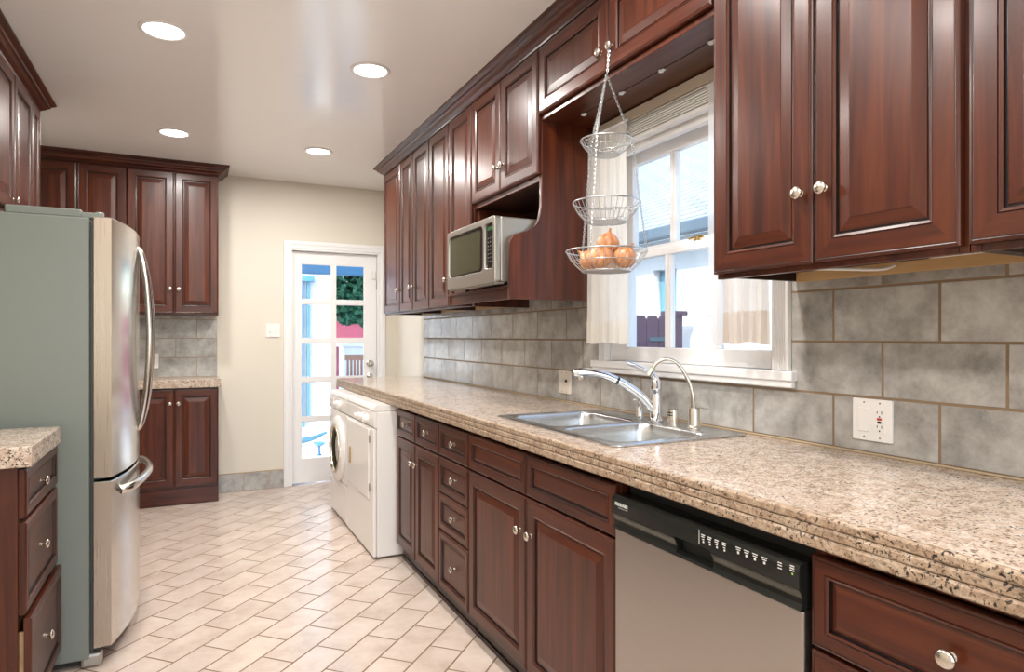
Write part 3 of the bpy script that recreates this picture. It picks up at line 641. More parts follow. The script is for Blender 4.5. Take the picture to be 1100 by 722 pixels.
for nm, lb, a, b, ids in specs:
    t = upper(nm, lb, a, b); uframe(t, a, b, [Y5[i] for i in ids[1:]])
    for i in ids: fdoor(U, Y5[i+1]+G, Y5[i]-G-(.004 if i == 0 else 0), ZB, ZT, t, W_Y, (kn5[i], 1.627))
    obj('light_valance', boxes(((1.672, a+.02, 1.4635), (1.6995, b-.02, 1.486)), bev=.001), LIGHTWOOD, t)
# microwave cabinet: two doors above an open niche with a shelf and scrolled end panel
MY0, MY1 = 2.509, 3.2635
t = thing('microwave_cabinet', 'cherry cabinet with two short doors over an open microwave shelf and scrolled end panel', 'cabinet', (1.3795, 2.886, 1.45))
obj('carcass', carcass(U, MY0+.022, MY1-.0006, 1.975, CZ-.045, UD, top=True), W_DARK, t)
obj('face_frame', frame_boxes(U, MY0+.022, MY1-.001, 1.975, CZ-.045, .02, .03, -.0005, -.0203, (2.898,)), W_V, t)
fdoor(U, 2.898+G, MY1-.003, 2.003, ZT, t, W_Y, (2.936, 2.122)); fdoor(U, 2.513, 2.898-G, 2.003, ZT, t, W_Y, (2.860, 2.122))
sc = [(1.7015, 1.452), (1.224, 1.452), (1.224, 1.680)] + [(p.x, p.y) for p in smooth_path([(1.224, 1.680, 0), (1.229, 1.705, 0), (1.248, 1.728, 0), (1.285, 1.742, 0), (1.325, 1.755, 0), (1.356, 1.785, 0), (1.374, 1.830, 0), (1.380, 1.880, 0)], 5)[1:]] + [(1.380, CZ-.045), (1.7015, CZ-.045)]
obj('scrolled_end_panel', plate([sc], lambda u, v, n: (u, MY0+.0105+n, v), .021, .001), W_V, t)
sc2 = [p if p[0] < 1.37 and False else p for p in sc]
obj('inner_side_panel', boxes(((1.40, 3.244, 1.452), (1.7015, 3.263, 1.974)), ((1.232, 3.246, 1.452), (1.3595, 3.262, 1.508)), bev=.001), W_V, t)
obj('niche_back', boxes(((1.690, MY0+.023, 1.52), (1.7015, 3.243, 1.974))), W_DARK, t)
obj('microwave_shelf', boxes(((1.236, MY0+.022, 1.497), (1.689, 3.243, 1.513)), ((1.228, MY0+.022, 1.503), (1.236, 3.262, 1.514)), bev=.0015), W_Y, t)
obj('shelf_apron', boxes(((1.238, MY0+.022, 1.4535), (1.256, 3.243, 1.4965)), ((1.233, MY0+.022, 1.4535), (1.238, 3.262, 1.463)), bev=.0015), W_Y, t)
# microwave oven
mx, m0, m1, z0, z1 = 1.170, 2.546, 3.120, 1.5255, 1.812
t = thing('microwave_oven', 'silver microwave oven with a dark window, on the open shelf', 'microwave', (1.36, 2.84, z0-.012))
obj('casing', boxes(((mx+.031, m0+.004, z0+.002), (1.560, m1-.004, z1-.002)), bev=.005), SILVER, t)
MWF = FR(mx+.03)
fr = plate([rect(m0, m1, z0, z1, .012), rect(m0+.126, m1-.020, z0+.056, z1-.026, .03, 6), rect(m0+.018, m0+.108, z0+.062, z1-.026, .02, 5)], lambda u, v, n: (mx+.0155+n, u, v), .029, .002)
fp = obj('front_panel', fr, SILVER, t)
gl = plate([rect(m0+.1265, m1-.0205, z0+.0565, z1-.0265, .03, 6)], lambda u, v, n: (mx+.009+n, u, v), .004); gp = obj('dark_window', gl, BLACK, fp)
gl = plate([rect(m0+.172, m1-.030, z0+.068, z1-.040, .014, 4)], lambda u, v, n: (mx+.0064+n, u, v), .001); obj('window_mesh', gl, mat('olive_oven_mesh', (.050, .050, .026), .22), fp)
gl = plate([rect(m0+.0185, m0+.1075, z0+.0625, z1-.0265, .02, 5)], lambda u, v, n: (mx+.009+n, u, v), .004); kp = obj('keypad', gl, BLACK, fp)
bm = NB()
for i in range(7):
    for j in range(3): box(bm, (mx+.0062, m0+.031+j*.024, z0+.092+i*.017), (mx+.0069, m0+.040+j*.024, z0+.0965+i*.017))
obj('key_marks', bm, mat('grey_key_print', (.13, .14, .13), .5), kp)
obj('display', boxes(((mx+.0060, m0+.032, z1-.056), (mx+.0069, m0+.088, z1-.040))), mat('dim_green_display', (.03, .11, .05), .2), kp)
obj('door_gap', boxes(((mx+.0002, m0+.1165, z0+.004), (mx+.0012, m0+.1180, z1-.004))), DARKHOLE, fp)
obj('badge', boxes(((mx-.0004, 2.835, z0+.022), (mx+.0015, 2.885, z0+.029))), mat('dark_silver', (.2, .19, .17), .4, 1), fp)
bm = NB()
for y in (m0+.05, m1-.05):
    for x in (1.26, 1.52): lathe(bm, [(0, -.0115), (.012, -.0115), (.010, .003), (0, .003)], (x, y, z0), seg=12)
obj('feet', bm, BLACK, t)
obj('bottom_lip', boxes(((mx+.006, m0+.01, z0-.006), (mx+.05, m1-.01, z0+.0015)), bev=.002), mat('grey_plastic', (.25, .24, .22), .4), t)
# bridge cabinet over the window
t = thing('bridge_cabinet', 'short cherry cabinet with two wide doors bridging above the sink window', 'cabinet', (1.3795, 1.976, 2.24))
V0, V1 = 1.447, 2.5085
obj('carcass', carcass(U, V0+.0006, V1-.0006, 2.2365, CZ-.045, UD, top=True), W_Y, t)
obj('face_frame', frame_boxes(U, V0+.001, V1-.001, 2.236, CZ-.045, .02, .02, -.0005, -.0203, (1.982,)), W_V, t)
fdoor(U, 1.982+G, V1-.004, 2.258, ZT, t, W_Y, (2.018, 2.337)); fdoor(U, V0+.004, 1.982-G, 2.258, ZT, t, W_Y, (1.950, 2.337))
lb = boxes(((1.497, V0+.03, 2.2345), (1.499, V1-.03, 2.2366))); obj('soffit_joint', lb, GLAZE, t)
for (y, wd) in zip((2.354, 2.084, 1.845, 1.597), ('left end, closest to the scrolled panel', 'just right of the hanging basket chain', 'third along from the scrolled panel', 'right end, closest to the tall wall cabinet')):
    k = thing('soffit_clip', 'tiny clear plastic clip under the window soffit, '+wd, 'clip', (1.50, y, 2.2345), 'clear clips under the window soffit')
    bm = NB(); lathe(bm, [(0, 0), (.011, 0), (.011, .003), (.008, .007), (0, .009)], (1.497, y, 2.2343), (0, 0, -1), 14); box(bm, (1.490, y-.018, 2.2295), (1.504, y-.006, 2.2343), .001); obj('clip_body', bm, mat('clear_plastic', (.7, .7, .7), .1), k, smooth=True)
# near wall cabinets
for lb, a, b, drs in (('large two-door cherry wall cabinet right of the window', .758, 1.4465, ((1.1055+G, 1.4435, 1.140), (.767, 1.1055-G, 1.072))),
                      ('cherry wall cabinet at the right edge, cut off by the frame', .300, .7575, ((.302, .7505, .335),))):
    t = upper('wall_cabinet', lb, a, b); uframe(t, a, b, [d[1]+.003 for d in drs[1:]])
    for d0, d1_, k in drs: fdoor(U, d0, d1_, ZB, ZT, t, W_Y, (k, 1.645))
    obj('light_valance', boxes(((1.684, a+.018, 1.4585), (1.7015, b-.018, 1.4885)), bev=.001), LIGHTWOOD, t)
# crown moulding
CRP = [(0, 0), (-.004, .010), (-.010, .012), (-.013, .020), (-.030, .030), (-.042, .042), (-.052, .048), (-.055, .058), (-.070, .066), (-.078, .072), (-.078, .0797), (.0, .0797)]
def crown(F, u0, u1, name, label, ret0=False, ret1=False, z=ZT, m=W_Y):
    t = thing(name, label, 'crown molding', F((u0+u1)/2, 0, z))
    bm = NB(); rings = []
    for end, e in ((u0, ret0), (u1, ret1)):
        s = -1 if end == u0 else 1
        rings.append([F(end+(s*(-o) if e else 0), -o, z+h) for o, h in CRP])
    loft(bm, rings, cap0=True, cap1=True); obj('moulding', bm, m, t)
    for end, e in ((u0, ret0), (u1, ret1)):
        if e:
            s = -1 if end == u0 else 1; bm = NB()
            loft(bm, [[F(end+s*(-o), -o, z+h) for o, h in CRP], [F(end+s*(-o), -.30, z+h) for o, h in CRP]], cap0=True, cap1=True); obj('return', bm, m, t)
crown(U, .30, 5.066, 'crown_molding', 'stepped cherry crown molding along the top of the right wall cabinets', False, True)
# under-cabinet cable and switch stickers
bm = NB(); tube(bm, smooth_path([(1.52, 1.40, 1.4845), (1.53, 1.31, 1.478), (1.54, 1.24, 1.476), (1.58, 1.17, 1.470), (1.64, 1.12, 1.468), (1.672, 1.105, 1.478)], 6), [.0042], 8); cb = obj('cable', bm, WHITE_PL); tag(cb, 'white cable clipped under the wall cabinet right of the window', 'cable')
lt = thing('under_cabinet_light', 'slim white light bar with a printed sticker under the right wall cabinet', 'light bar', (1.56, .80, 1.489))
obj('housing', boxes(((1.535, .62, 1.4745), (1.575, .95, 1.4895)), bev=.003), WHITE_PL, lt)

# ================================================================== WINDOW DRESSING AND HANGING BASKET
t = thing('window_blind', 'white slatted blind raised into a tight stack at the window head', 'blind', (1.66, 1.99, 2.10))
obj('headrail', boxes(((1.640, 1.50, 2.190), (1.686, 2.50, 2.232)), bev=.002), mat('beige_headrail', (.60, .52, .42), .4), t)
for k in range(7): obj('slat', boxes(((1.642+.0015*(k % 2), 1.503, 2.1225+k*.0096), (1.684, 2.497, 2.1225+k*.0096+.0062)), bev=.002), WHITE_PL, t)
obj('bottom_rail', boxes(((1.644, 1.503, 2.103), (1.682, 2.497, 2.119)), bev=.003), WHITE_PL, t)
def curtain(name, label, y0, y1, z0, z1, x0, m, waves, amp, hem, seed, rod=True):
    t = thing(name, label, 'curtain', (x0, (y0+y1)/2, z1)); rnd = random.Random(seed); ph = [rnd.uniform(0, 6.28) for _ in range(4)]
    def X(s, w): return x0+amp*(.35+.65*w)*(math.sin(s*waves*6.283+ph[0]+w*.5)*.7+math.sin(s*waves*2.7*6.283+ph[1])*.22+math.sin(s*waves*.43*6.283+ph[2])*.4)
    def sheet(za, zb, off, nz, inset):
        bm = NB(); ny = 90; g = []
        for j in range(nz+1):
            w = j/nz; z = zb+(za-zb)*w; fw = (zb-z)/(z1-z0) + (z1-zb)/(z1-z0); row = []
            for i in range(ny+1):
                s = i/ny; ctr = .5; yy = y0+(y1-y0)*(ctr+(s-ctr)*(1-inset*(1-fw)))
                row.append(bm.verts.new((X(s, fw)+off, yy, z + (.004*math.sin(s*9+ph[3]) if j == nz else 0))))
            g.append(row)
        for j in range(nz):
            for i in range(ny): bm.faces.new((g[j][i], g[j][i+1], g[j+1][i+1], g[j+1][i]))
        return bm
    sh = obj('cloth', sheet(z0, z1, 0, 24, .06), m, t, smooth=True, recalc=False, angle=180)
    obj('hem_band', sheet(z0, z0+hem, -.0015, 5, .0), m, t, smooth=True, recalc=False, angle=180)
    if rod:
        bm = NB(); tube(bm, [(x0, y0-.01, z1-.012), (x0, y1+.008, z1-.012)], [.005], 10); obj('rod', bm, WHITE, t, smooth=True)
curtain('curtain', 'opaque cream curtain hanging at the left side of the sink window behind the wire basket', 2.200, 2.498, 1.262, 2.19, 1.605, CURT, 4.2, .012, .095, 3)
curtain('curtain', 'sheer cream curtain at the right side of the sink window', 1.478, 1.660, 1.268, 2.19, 1.612, CURT2, 3.2, .016, .105, 8)
curtain('voile_panel', 'very thin white voile strip beside the right sheer curtain', 1.650, 1.765, 1.262, 2.19, 1.640, CURT3, 1.2, .006, .08, 5)

hb = thing('hanging_basket', 'three-tier silver wire basket hanging on chains from a cabinet knob', 'hanging basket', (1.345, 1.962, 1.575))
HX, HY = 1.345, 1.962
def ring(bm, r, z, w, n=40, sx=1): tube(bm, [(HX+r*math.cos(2*math.pi*k/n), HY+r*math.sin(2*math.pi*k/n), z) for k in range(n)], [w], 6, closed=True)
TI = [(.093, .048, 1.995, .050), (.121, .070, 1.772, .070), (.146, .088, 1.597, .072)]
for rt, rb, zt, dp in TI:
    bm = NB(); ring(bm, rt, zt, .0026); ring(bm, rb, zt-dp, .0020); ring(bm, (rt+rb)/2+.004, zt-dp*.5, .0013)
    n = 34
    for k in range(n):
        a = 2*math.pi*k/n; c_, s_ = math.cos(a), math.sin(a)
        tube(bm, smooth_path([(HX+rt*c_, HY+rt*s_, zt), (HX+(rt*.55+rb*.45+.004)*c_, HY+(rt*.55+rb*.45+.004)*s_, zt-dp*.52), (HX+rb*c_, HY+rb*s_, zt-dp)], 3), [.0011], 5)
    for k in range(-6, 7):
        x = k*rb/6.6; h = math.sqrt(max(rb*rb-x*x, 0)); tube(bm, [(HX+x, HY-h, zt-dp-.001), (HX+x, HY+h, zt-dp-.001)], [.0011], 5)
    obj('wire_tier', bm, WIRE, hb, smooth=True, angle=60)
def chain(bm, p, q_, ll=.0105, w=.0036):
    p, q_ = Vector(p), Vector(q_); d = (q_-p); n = max(2, int(d.length/(ll*.78))); t_ = d.normalized(); a = t_.orthogonal().normalized(); b = t_.cross(a)
    for i in range(n):
        c_ = p+d*((i+.5)/n); s = a if i % 2 else b
        tube(bm, [c_+t_*(ll*.62*math.cos(k*math.pi/4))+s*(w*math.sin(k*math.pi/4)) for k in range(8)], [.0011], 5, closed=True)
bm = NB(); tube(bm, [(1.3475, 1.950+.0105*math.cos(k*math.pi/6), 2.334+.0105*math.sin(k*math.pi/6)) for k in range(12)], [.0018], 6, closed=True)
chain(bm, (1.3475, 1.951, 2.322), (HX, HY-.004, 2.235)); obj('hook_chain', bm, WIRE, hb, smooth=True, angle=60)
for k in range(3):
    a = R(-26+120*k); c_, s_ = math.cos(a), math.sin(a); bm = NB()
    pts = [(HX, HY, 2.235)]+[(HX+r*c_, HY+r*s_, z) for r, _, z, _ in TI]
    for p, q_ in zip(pts, pts[1:]): chain(bm, p, q_)
    obj('side_chain', bm, WIRE, hb, smooth=True, angle=60)
def onion_mat(name, a, b, c_):
    m = mat(name, b, .38); tc = N(m, 'ShaderNodeTexCoord'); mp = N(m, 'ShaderNodeMapping'); mp.inputs['Scale'].default_value = (60, 60, 6); L(m, tc.outputs['Object'], mp.inputs[0])
    n = noise(m, mp.outputs[0], 1.0, 4, .6, .4); r = ramp(m, [(.3, a), (.5, b), (.7, c_)]); L(m, n.outputs[0], r.inputs[0]); L(m, r.outputs[0], BS(m).inputs['Base Color']); return m
ON_B = onion_mat('brown_onion_skin', (.38, .13, .045), (.56, .25, .11), (.68, .38, .20)); ON_P = onion_mat('pale_onion_skin', (.62, .42, .30), (.74, .56, .43), (.82, .68, .56))
def onion(label, x, y, z, r, tilt, az, m):
    t = thing('onion', label, 'onion', (x, y, z-r*.9), 'onions in the bottom wire tier')
    ax = Vector((math.sin(tilt)*math.cos(az), math.sin(tilt)*math.sin(az), math.cos(tilt))); bm = NB()
    lathe(bm, [(0, -.90*r), (.25*r, -.87*r), (.6*r, -.70*r), (.9*r, -.36*r), (1.0*r, 0), (.93*r, .36*r), (.70*r, .66*r), (.40*r, .86*r), (.20*r, .97*r), (.12*r, 1.10*r)], (x, y, z), ax, 28); obj('bulb', bm, m, t, smooth=True, angle=80)
    bm = NB(); lathe(bm, [(.12*r, 1.08*r), (.09*r, 1.22*r), (.14*r, 1.34*r), (.0, 1.30*r)], (x, y, z), ax, 12); obj('stalk', bm, m, t, smooth=True)
zb = 1.597-.072+.002
onion('brown onion at the left rim of the bottom wire tier', HX-.030, HY+.062, zb+.043, .041, .9, 2.6, ON_B)
onion('brown onion at the front middle of the bottom wire tier', HX-.038, HY-.018, zb+.045, .043, .7, 4.0, ON_B)
onion('brown onion at the right rim of the bottom wire tier', HX+.045, HY-.048, zb+.045, .043, .6, 5.2, ON_B)
onion('pale onion at the back left of the pile', HX+.052, HY+.040, zb+.046, .042, .5, 1.0, ON_P)
onion('brown onion resting on top of the pile', HX+.006, HY+.000, zb+.098, .042, .35, 4.6, ON_B)

# ================================================================== WALL PLATES
def wallplate(name, label, cat, F, u, w, gangs, m=WHITE_PL):
    hw = .035+.0233*(gangs-1); t = thing(name, label, cat, F(u, 0, w-.058))
    p = plate([rect(u-hw, u+hw, w-.058, w+.058, .004, 3)], lambda a, b, n: F(a, .0031+n, b), .0055, .0008); pl = obj('cover_plate', p, m, t)
    for g in range(gangs):
        for z in (w-.048, w+.048):
            bm = NB(); o = F(u+(g-(gangs-1)/2)*.0466, .0060, z); lathe(bm, [(0, .0), (.0032, .0), (.0028, .001), (0, .0012)], o, F(u, 1, w)-F(u, 0, w), 10); obj('screw', bm, NICKEL, pl)
    return t, pl
def slots(F, u, w, pl, m=DARKHOLE):
    bm = NB()
    for du, hh in ((-.0065, .0045), (.0065, .0036)): box(bm, F(u+du-.001, .0068, w+.002-hh), F(u+du+.001, .0086, w+.002+hh))
    lathe(bm, [(0, 0), (.0024, 0), (.0024, .0015), (0, .0015)], F(u, .0070, w-.0095), F(u, 1, w)-F(u, 0, w), 10); obj('socket_slots', bm, m, pl)
TRF = FR(XT)
t, pl = wallplate('outlet_plate', 'white double wall plate with rocker switch and red-button outlet, right of the sink', 'outlet', TRF, 1.1875, 1.058, 2)
obj('rocker_switch', boxes((TRF(1.1875+.0066, .006, 1.058-.033), TRF(1.1875+.040, .0095, 1.058+.033)), bev=.0012), WHITE_PL, pl)
o_ = obj('outlet_body', boxes((TRF(1.1875-.0066, .006, 1.058-.033), TRF(1.1875-.040, .0082, 1.058+.033)), bev=.0008), WHITE_PL, pl)
for w in (1.058+.021, 1.058-.018): slots(TRF, 1.1875-.0233, w, pl)
obj('red_button', boxes((TRF(1.1875-.0233-.0068, .008, 1.0595), TRF(1.1875-.0233+.0068, .0098, 1.0660)), bev=.0006), REDBTN, pl)
obj('black_button', boxes((TRF(1.1875-.0233-.0055, .008, 1.0505), TRF(1.1875-.0233+.0055, .0096, 1.0570)), bev=.0006), BLACK, pl)
t, pl = wallplate('switch_plate', 'cream double wall plate on the backsplash left of the sink window', 'switch', TRF, 2.852, 1.060, 2, mat('cream_plastic', (.70, .64, .55), .4))
for s, mm in ((1, WHITE_PL), (-1, WHITE_PL)):
    obj('toggle', boxes((TRF(2.852+s*.0233-.004, .006, 1.060), TRF(2.852+s*.0233+.004, .016, 1.074)), bev=.0015), mm if s == 1 else BLACK, pl)
FFW = FF(YF-.0003)
t, pl = wallplate('light_switch', 'white double light switch on the cream far wall beside the door', 'switch', FFW, .632, 1.343, 2)
for s in (1, -1): obj('toggle', boxes((FFW(.632+s*.0233-.005, .006, 1.330), FFW(.632+s*.0233+.005, .016, 1.352)), bev=.0015), WHITE_PL, pl)
FFT = FF(YF-.0103)
t, pl = wallplate('wall_outlet', 'white power outlet on the tiles above the far worktop', 'outlet', FFT, -.262, 1.098, 1)
for w in (1.118, 1.078): slots(FFT, -.262, w, pl)

# ================================================================== FAR CABINETS
FB = FF(5.6195)
WXm = W_X
def far_base(label, u0, u1, mid, knobs):
    t = thing('base_cabinet', label, 'cabinet', ((u0+u1)/2, 5.62, 0))
    obj('carcass', carcass(FB, u0+.0006, u1-.0006, .122, .894, .268), W_V, t); obj('face_frame', frame_boxes(FB, u0+.001, u1-.001, .122, .894, .02, .022, -.0005, -.0203, (mid,)), W_V, t)
    obj('plinth', boxes(((u0+.001, 5.610, .002), (u1-.001, 5.628, .121)), bev=.002), W_X, t)
    for a, b, k in ((u0+.004, mid-G, knobs[0]), (mid+G, u1-.004, knobs[1])): fdoor(FB, a, b, .142, .884, t, W_X, (k, .780))
far_base('cherry two-door base cabinet by the far wall, right end beside the cream wall', -.424, .198, -.110, (-.140, -.082))
far_base('cherry two-door base cabinet by the far wall, hidden behind the refrigerator', -1.040, -.4245, -.733, (-.763, -.703))
t = thing('worktop', 'short granite worktop on the far wall cabinets behind the refrigerator', 'worktop', (-.4, 5.74, .96))
obj('slab', boxes(((-1.085, 5.585, .896), (.215, YF-.0105, .960)), bev=.004), GRANITE, t)
def far_upper(label, u0, u1, mid, knobs):
    t = thing('wall_cabinet', label, 'cabinet', ((u0+u1)/2, 5.62, 1.46))
    obj('carcass', carcass(FB, u0+.0006, u1-.0006, 1.460, CZ-.045, .268, top=True), W_V, t); obj('face_frame', frame_boxes(FB, u0+.001, u1-.001, 1.456, CZ-.045, .02, .026, -.0005, -.0203, (mid,)), W_V, t)
    for a, b, k in ((u0+.004, mid-G, knobs[0]), (mid+G, u1-.004, knobs[1])): fdoor(FB, a, b, 1.470, ZT, t, W_X, (k, 1.652))
far_upper('tall cherry two-door wall cabinet over the far worktop, right end', -.424, .198, -.110, (-.140, -.082))
far_upper('tall cherry two-door wall cabinet on the far wall, rising above the refrigerator', -1.040, -.4245, -.733, (-.763, -.703))
crown(FB, -1.05, .198, 'crown_molding', 'stepped cherry crown molding on the far wall cabinets', False, True, m=W_X)

# ================================================================== LEFT SIDE
# over-fridge cabinet
LU = FL(-.7715)
t = thing('wall_cabinet', 'cherry wall cabinet high on the left, above the refrigerator', 'cabinet', (-.77, 3.9, 1.87))
obj('carcass', carcass(LU, 3.382, 4.476, 1.872, CZ-.045, .315, top=True), W_V, t); obj('face_frame', frame_boxes(LU, 3.383, 4.475, 1.866, CZ-.045, .02, .03, -.0005, -.0203, (3.848, 4.240)), W_V, t)
for a, b, k in ((3.386, 3.846, 3.82), (3.851, 4.238, 4.21), (4.243, 4.440, 4.27)): fdoor(LU, a, b, 1.885, ZT, t, W_Y, (k, 1.94))
t = thing('wall_cabinet', 'cherry wall cabinet at the upper left edge of the picture', 'cabinet', (-.77, 3.0, 1.87))
obj('carcass', carcass(LU, 2.42, 3.381, 1.872, CZ-.045, .315, top=True), W_V, t); obj('face_frame', frame_boxes(LU, 2.421, 3.380, 1.866, CZ-.045, .02, .03, -.0005, -.0203, (2.90,)), W_V, t)
for a, b, k in ((2.424, 2.898, 2.86), (2.903, 3.377, 2.94)): fdoor(LU, a, b, 1.885, ZT, t, W_Y, (k, 1.94))
crown(LU, 2.42, 4.476, 'crown_molding', 'stepped cherry crown molding at the upper left', False, True)
# left drawer cabinet
LB = FL(-.4695)
t = thing('drawer_cabinet', 'cherry three-drawer cabinet at the left edge with its bottom drawer slightly open', 'cabinet', (-.75, 2.70, 0))
obj('carcass', carcass(LB, 2.443, 2.975, .092, .894, .60), W_V, t); obj('face_frame', frame_boxes(LB, 2.444, 2.974, .0925, .894, .02, .02, -.0005, -.0203, (), (.728, .434)), W_V, t)
obj('end_panel', boxes(((-1.07, 2.436, .002), (-.47, 2.4425, .894)), bev=.001), W_V, t)
obj('toe_kick', boxes(((-.535, 2.443, .002), (-.52, 2.975, .0915)), bev=.001), W_DARK, t)
fdoor(LB, 2.447, 2.971, .736, .884, t, W_Y, (2.700, .800), 'drawer'); fdoor(LB, 2.447, 2.971, .440, .722, t, W_Y, (2.700, .584), 'drawer')
LO = FL(-.4565)
dr = fdoor(LO, 2.447, 2.971, .110, .428, t, W_Y, (2.700, .272), 'drawer')
obj('drawer_box', boxes(((-.90, 2.468, .150), (-.4575, 2.480, .38)), ((-.90, 2.938, .150), (-.4575, 2.950, .38)), ((-.90, 2.480, .150), (-.4575, 2.938, .16)), bev=.001), LIGHTWOOD, dr)
t = thing('worktop', 'short granite worktop at the left edge beside the refrigerator', 'worktop', (-.75, 2.64, .96))
obj('slab', boxes(((-1.088, 2.405, .8965), (-.430, 2.895, .960)), bev=.004), GRANITE, t)

# ---------------------------------------------------------------- refrigerator
fr_ = thing('refrigerator', 'french-door refrigerator with grey-green side and stainless curved front', 'refrigerator', (-.7, 3.45, 0))
RY0, RY1, RX = 3.000, 3.905, -.352
obj('body', boxes(((-1.075, RY0, .035), (RX, RY1, 1.752)), bev=.006), GREYGREEN, fr_)
obj('gasket', boxes(((RX+.0005, RY0+.012, .06), (RX+.014, RY1-.012, 1.735)), bev=.003), mat('dark_gasket', (.05, .05, .045), .6), fr_)
def bulge(y):
    s = (y-RY0)/(RY1-RY0)*2-1; return -.279+.066*(1-abs(s)**2.1)
def rdoor(name, y0, y1, z0, z1, sag=0.0):
    n = 24; bm = NB(); rings = []
    prof_y = [y0+(y1-y0)*i/n for i in range(n+1)]
    def loop(z, ins):
        pts = [(RX+.0145, y0+ins, z)]
        for y in prof_y:
            yy = min(max(y, y0+ins), y1-ins); pts.append((bulge(yy)-ins, yy, z))
        pts.append((RX+.0145, y1-ins, z)); return pts
    def zz(p): return p
    rings = [loop(z0+.0, .004), loop(z0+.004, 0), loop(z1-.004, 0), loop(z1, .004)]
    rv = loft(bm, rings, cap0=True, cap1=True, mi=0)
    for f in bm.faces:
        c_ = f.calc_center_median(); nn = f.normal
    bmesh.ops.recalc_face_normals(bm, faces=bm.faces[:])
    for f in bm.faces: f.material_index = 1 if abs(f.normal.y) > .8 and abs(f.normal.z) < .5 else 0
    return obj(name, bm, [STEEL, STEEL_V], fr_, smooth=True, angle=25)
YM = (RY0+RY1)/2
dl = rdoor('door', RY0, YM-.003, .735, 1.758); dr_ = rdoor('door', YM+.003, RY1, .735, 1.758)
dz = rdoor('freezer_drawer', RY0, RY1, .075, .722)
def handle(ya, par):
    bm = NB(); s = 1 if ya > YM else -1
    pts = [(bulge(ya)-.004, ya, 1.690), (bulge(ya)+.012, ya+s*.004, 1.660), (bulge(ya)+.036, ya+s*.018, 1.52), (bulge(ya)+.048, ya+s*.026, 1.29), (bulge(ya)+.036, ya+s*.018, 1.05), (bulge(ya)+.012, ya+s*.004, .905), (bulge(ya)-.004, ya, .872)]
    tube(bm, smooth_path(pts, 8), [.012, .015, .016, .015, .012], 14); obj('handle', bm, STEEL, par, smooth=True, angle=60)
handle(YM-.040, dl); handle(YM+.040, dr_)
bm = NB(); pts = [(bulge(3.10)-.004, 3.10, .665), (bulge(3.12)+.030, 3.13, .672), (bulge(YM)+.030, 3.30, .676), (bulge(YM)+.042, YM, .678), (bulge(YM)+.030, 3.605, .676), (bulge(3.78)+.030, 3.775, .672), (bulge(3.80)-.004, 3.80, .665)]
tube(bm, smooth_path(pts, 8), [.015], 14, flat=1.25); obj('handle', bm, STEEL, dz, smooth=True, angle=60)
obj('hinge_cover', boxes(((-.62, RY0+.012, 1.7525), (-.380, RY0+.10, 1.784)), ((-.382, RY0+.018, 1.7525), (-.318, RY0+.07, 1.775)), bev=.005), GREYGREEN, fr_)
bm = NB(); lathe(bm, [(0, 0), (.016, 0), (.016, .018), (.013, .021), (0, .021)], (-.322, RY0+.035, 1.7585), seg=18); obj('hinge_pin', bm, GREYGREEN, fr_, smooth=True, angle=40)
obj('base_grille', boxes(((RX-.02, RY0+.04, .012), (RX+.02, RY1-.04, .070)), bev=.004), mat('grey_grille', (.12, .12, .11), .5), fr_)
for y in (RY0+.025, RY1-.025): obj('leveling_foot', boxes(((RX-.03, y-.022, .002), (RX+.042, y+.022, .055)), bev=.010), SILVER, fr_)

# ================================================================== CEILING LIGHTS
for (x, y), wd in zip(((-.104, 3.223), (.809, 3.250), (-.096, 4.810), (.826, 4.834)), ('nearest the camera on the left', 'nearest the camera on the right', 'farther back above the refrigerator side', 'farther back toward the glazed door')):
    t = thing('recessed_light', 'round lit recessed ceiling light, '+wd, 'ceiling light', (x, y, CZ), 'recessed ceiling lights')
    bm = NB(); lathe(bm, [(.082, -.0004), (.098, -.0004), (.100, -.002), (.096, -.006), (.085, -.008), (.081, -.006), (.079, -.001)], (x, y, CZ), seg=40); obj('trim_ring', bm, WHITE, t, smooth=True)
    bm = NB(); lathe(bm, [(0, -.004), (.0795, -.003), (.0795, -.001), (0, -.001)], (x, y, CZ), seg=40); obj('lens', bm, LENS, t, smooth=True)
    lamp('downlight', 'AREA', (x, y, CZ-.012), (0, 0, 0), LAMP_W, LAMP_COL, .15, shape='DISK')
for i, (x, y) in enumerate(((-.10, 1.6), (.82, 1.65), (-.10, 0.0), (.82, 0.0), (.35, -1.5))):
    lamp('downlight', 'AREA', (x, y, CZ-.012), (0, 0, 0), LAMP_W, LAMP_COL, .15, shape='DISK')

# ================================================================== OUTSIDE
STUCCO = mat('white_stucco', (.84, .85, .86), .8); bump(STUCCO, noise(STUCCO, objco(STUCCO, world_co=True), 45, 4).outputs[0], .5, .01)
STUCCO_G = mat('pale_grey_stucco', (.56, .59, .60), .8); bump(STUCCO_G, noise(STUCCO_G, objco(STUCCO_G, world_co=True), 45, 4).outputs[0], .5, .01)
BLUE = mat('blue_paint', (.035, .13, .27), .5); LBLUE = mat('pale_blue_paint', (.11, .30, .42), .5); NAVY = mat('deep_blue_paint', (.035, .14, .32), .5)
PINK = mat('pink_wall_paint', (.50, .095, .17), .7); PAVE = mat('pale_paving', (.80, .80, .79), .8)
CEDAR = mat('weathered_cedar', (.36, .18, .115), .6); PURPLE = mat('dark_plum_fence_paint', (.045, .025, .055), .6); IRON = mat('blue_grey_iron', (.04, .08, .11), .5, .2)
def shingles():
    m = tiles('grey_roof_shingle', ([(1, 1)], [(0, 1.15)]), (0, 0), .42, .15, .012, [(.3, (.22, .245, .265)), (.7, (.28, .31, .33))], .4, .8, (.06, .08, .10), mott=6); return m
SHG = shingles()
GZ = -.12
struct(obj('ground', boxes(((-12, YF+.15, GZ-.1), (16, 22, GZ)), ((1.9, -6, GZ-.1), (16, YF+.15, GZ))), PAVE), 'pale paved ground outside')
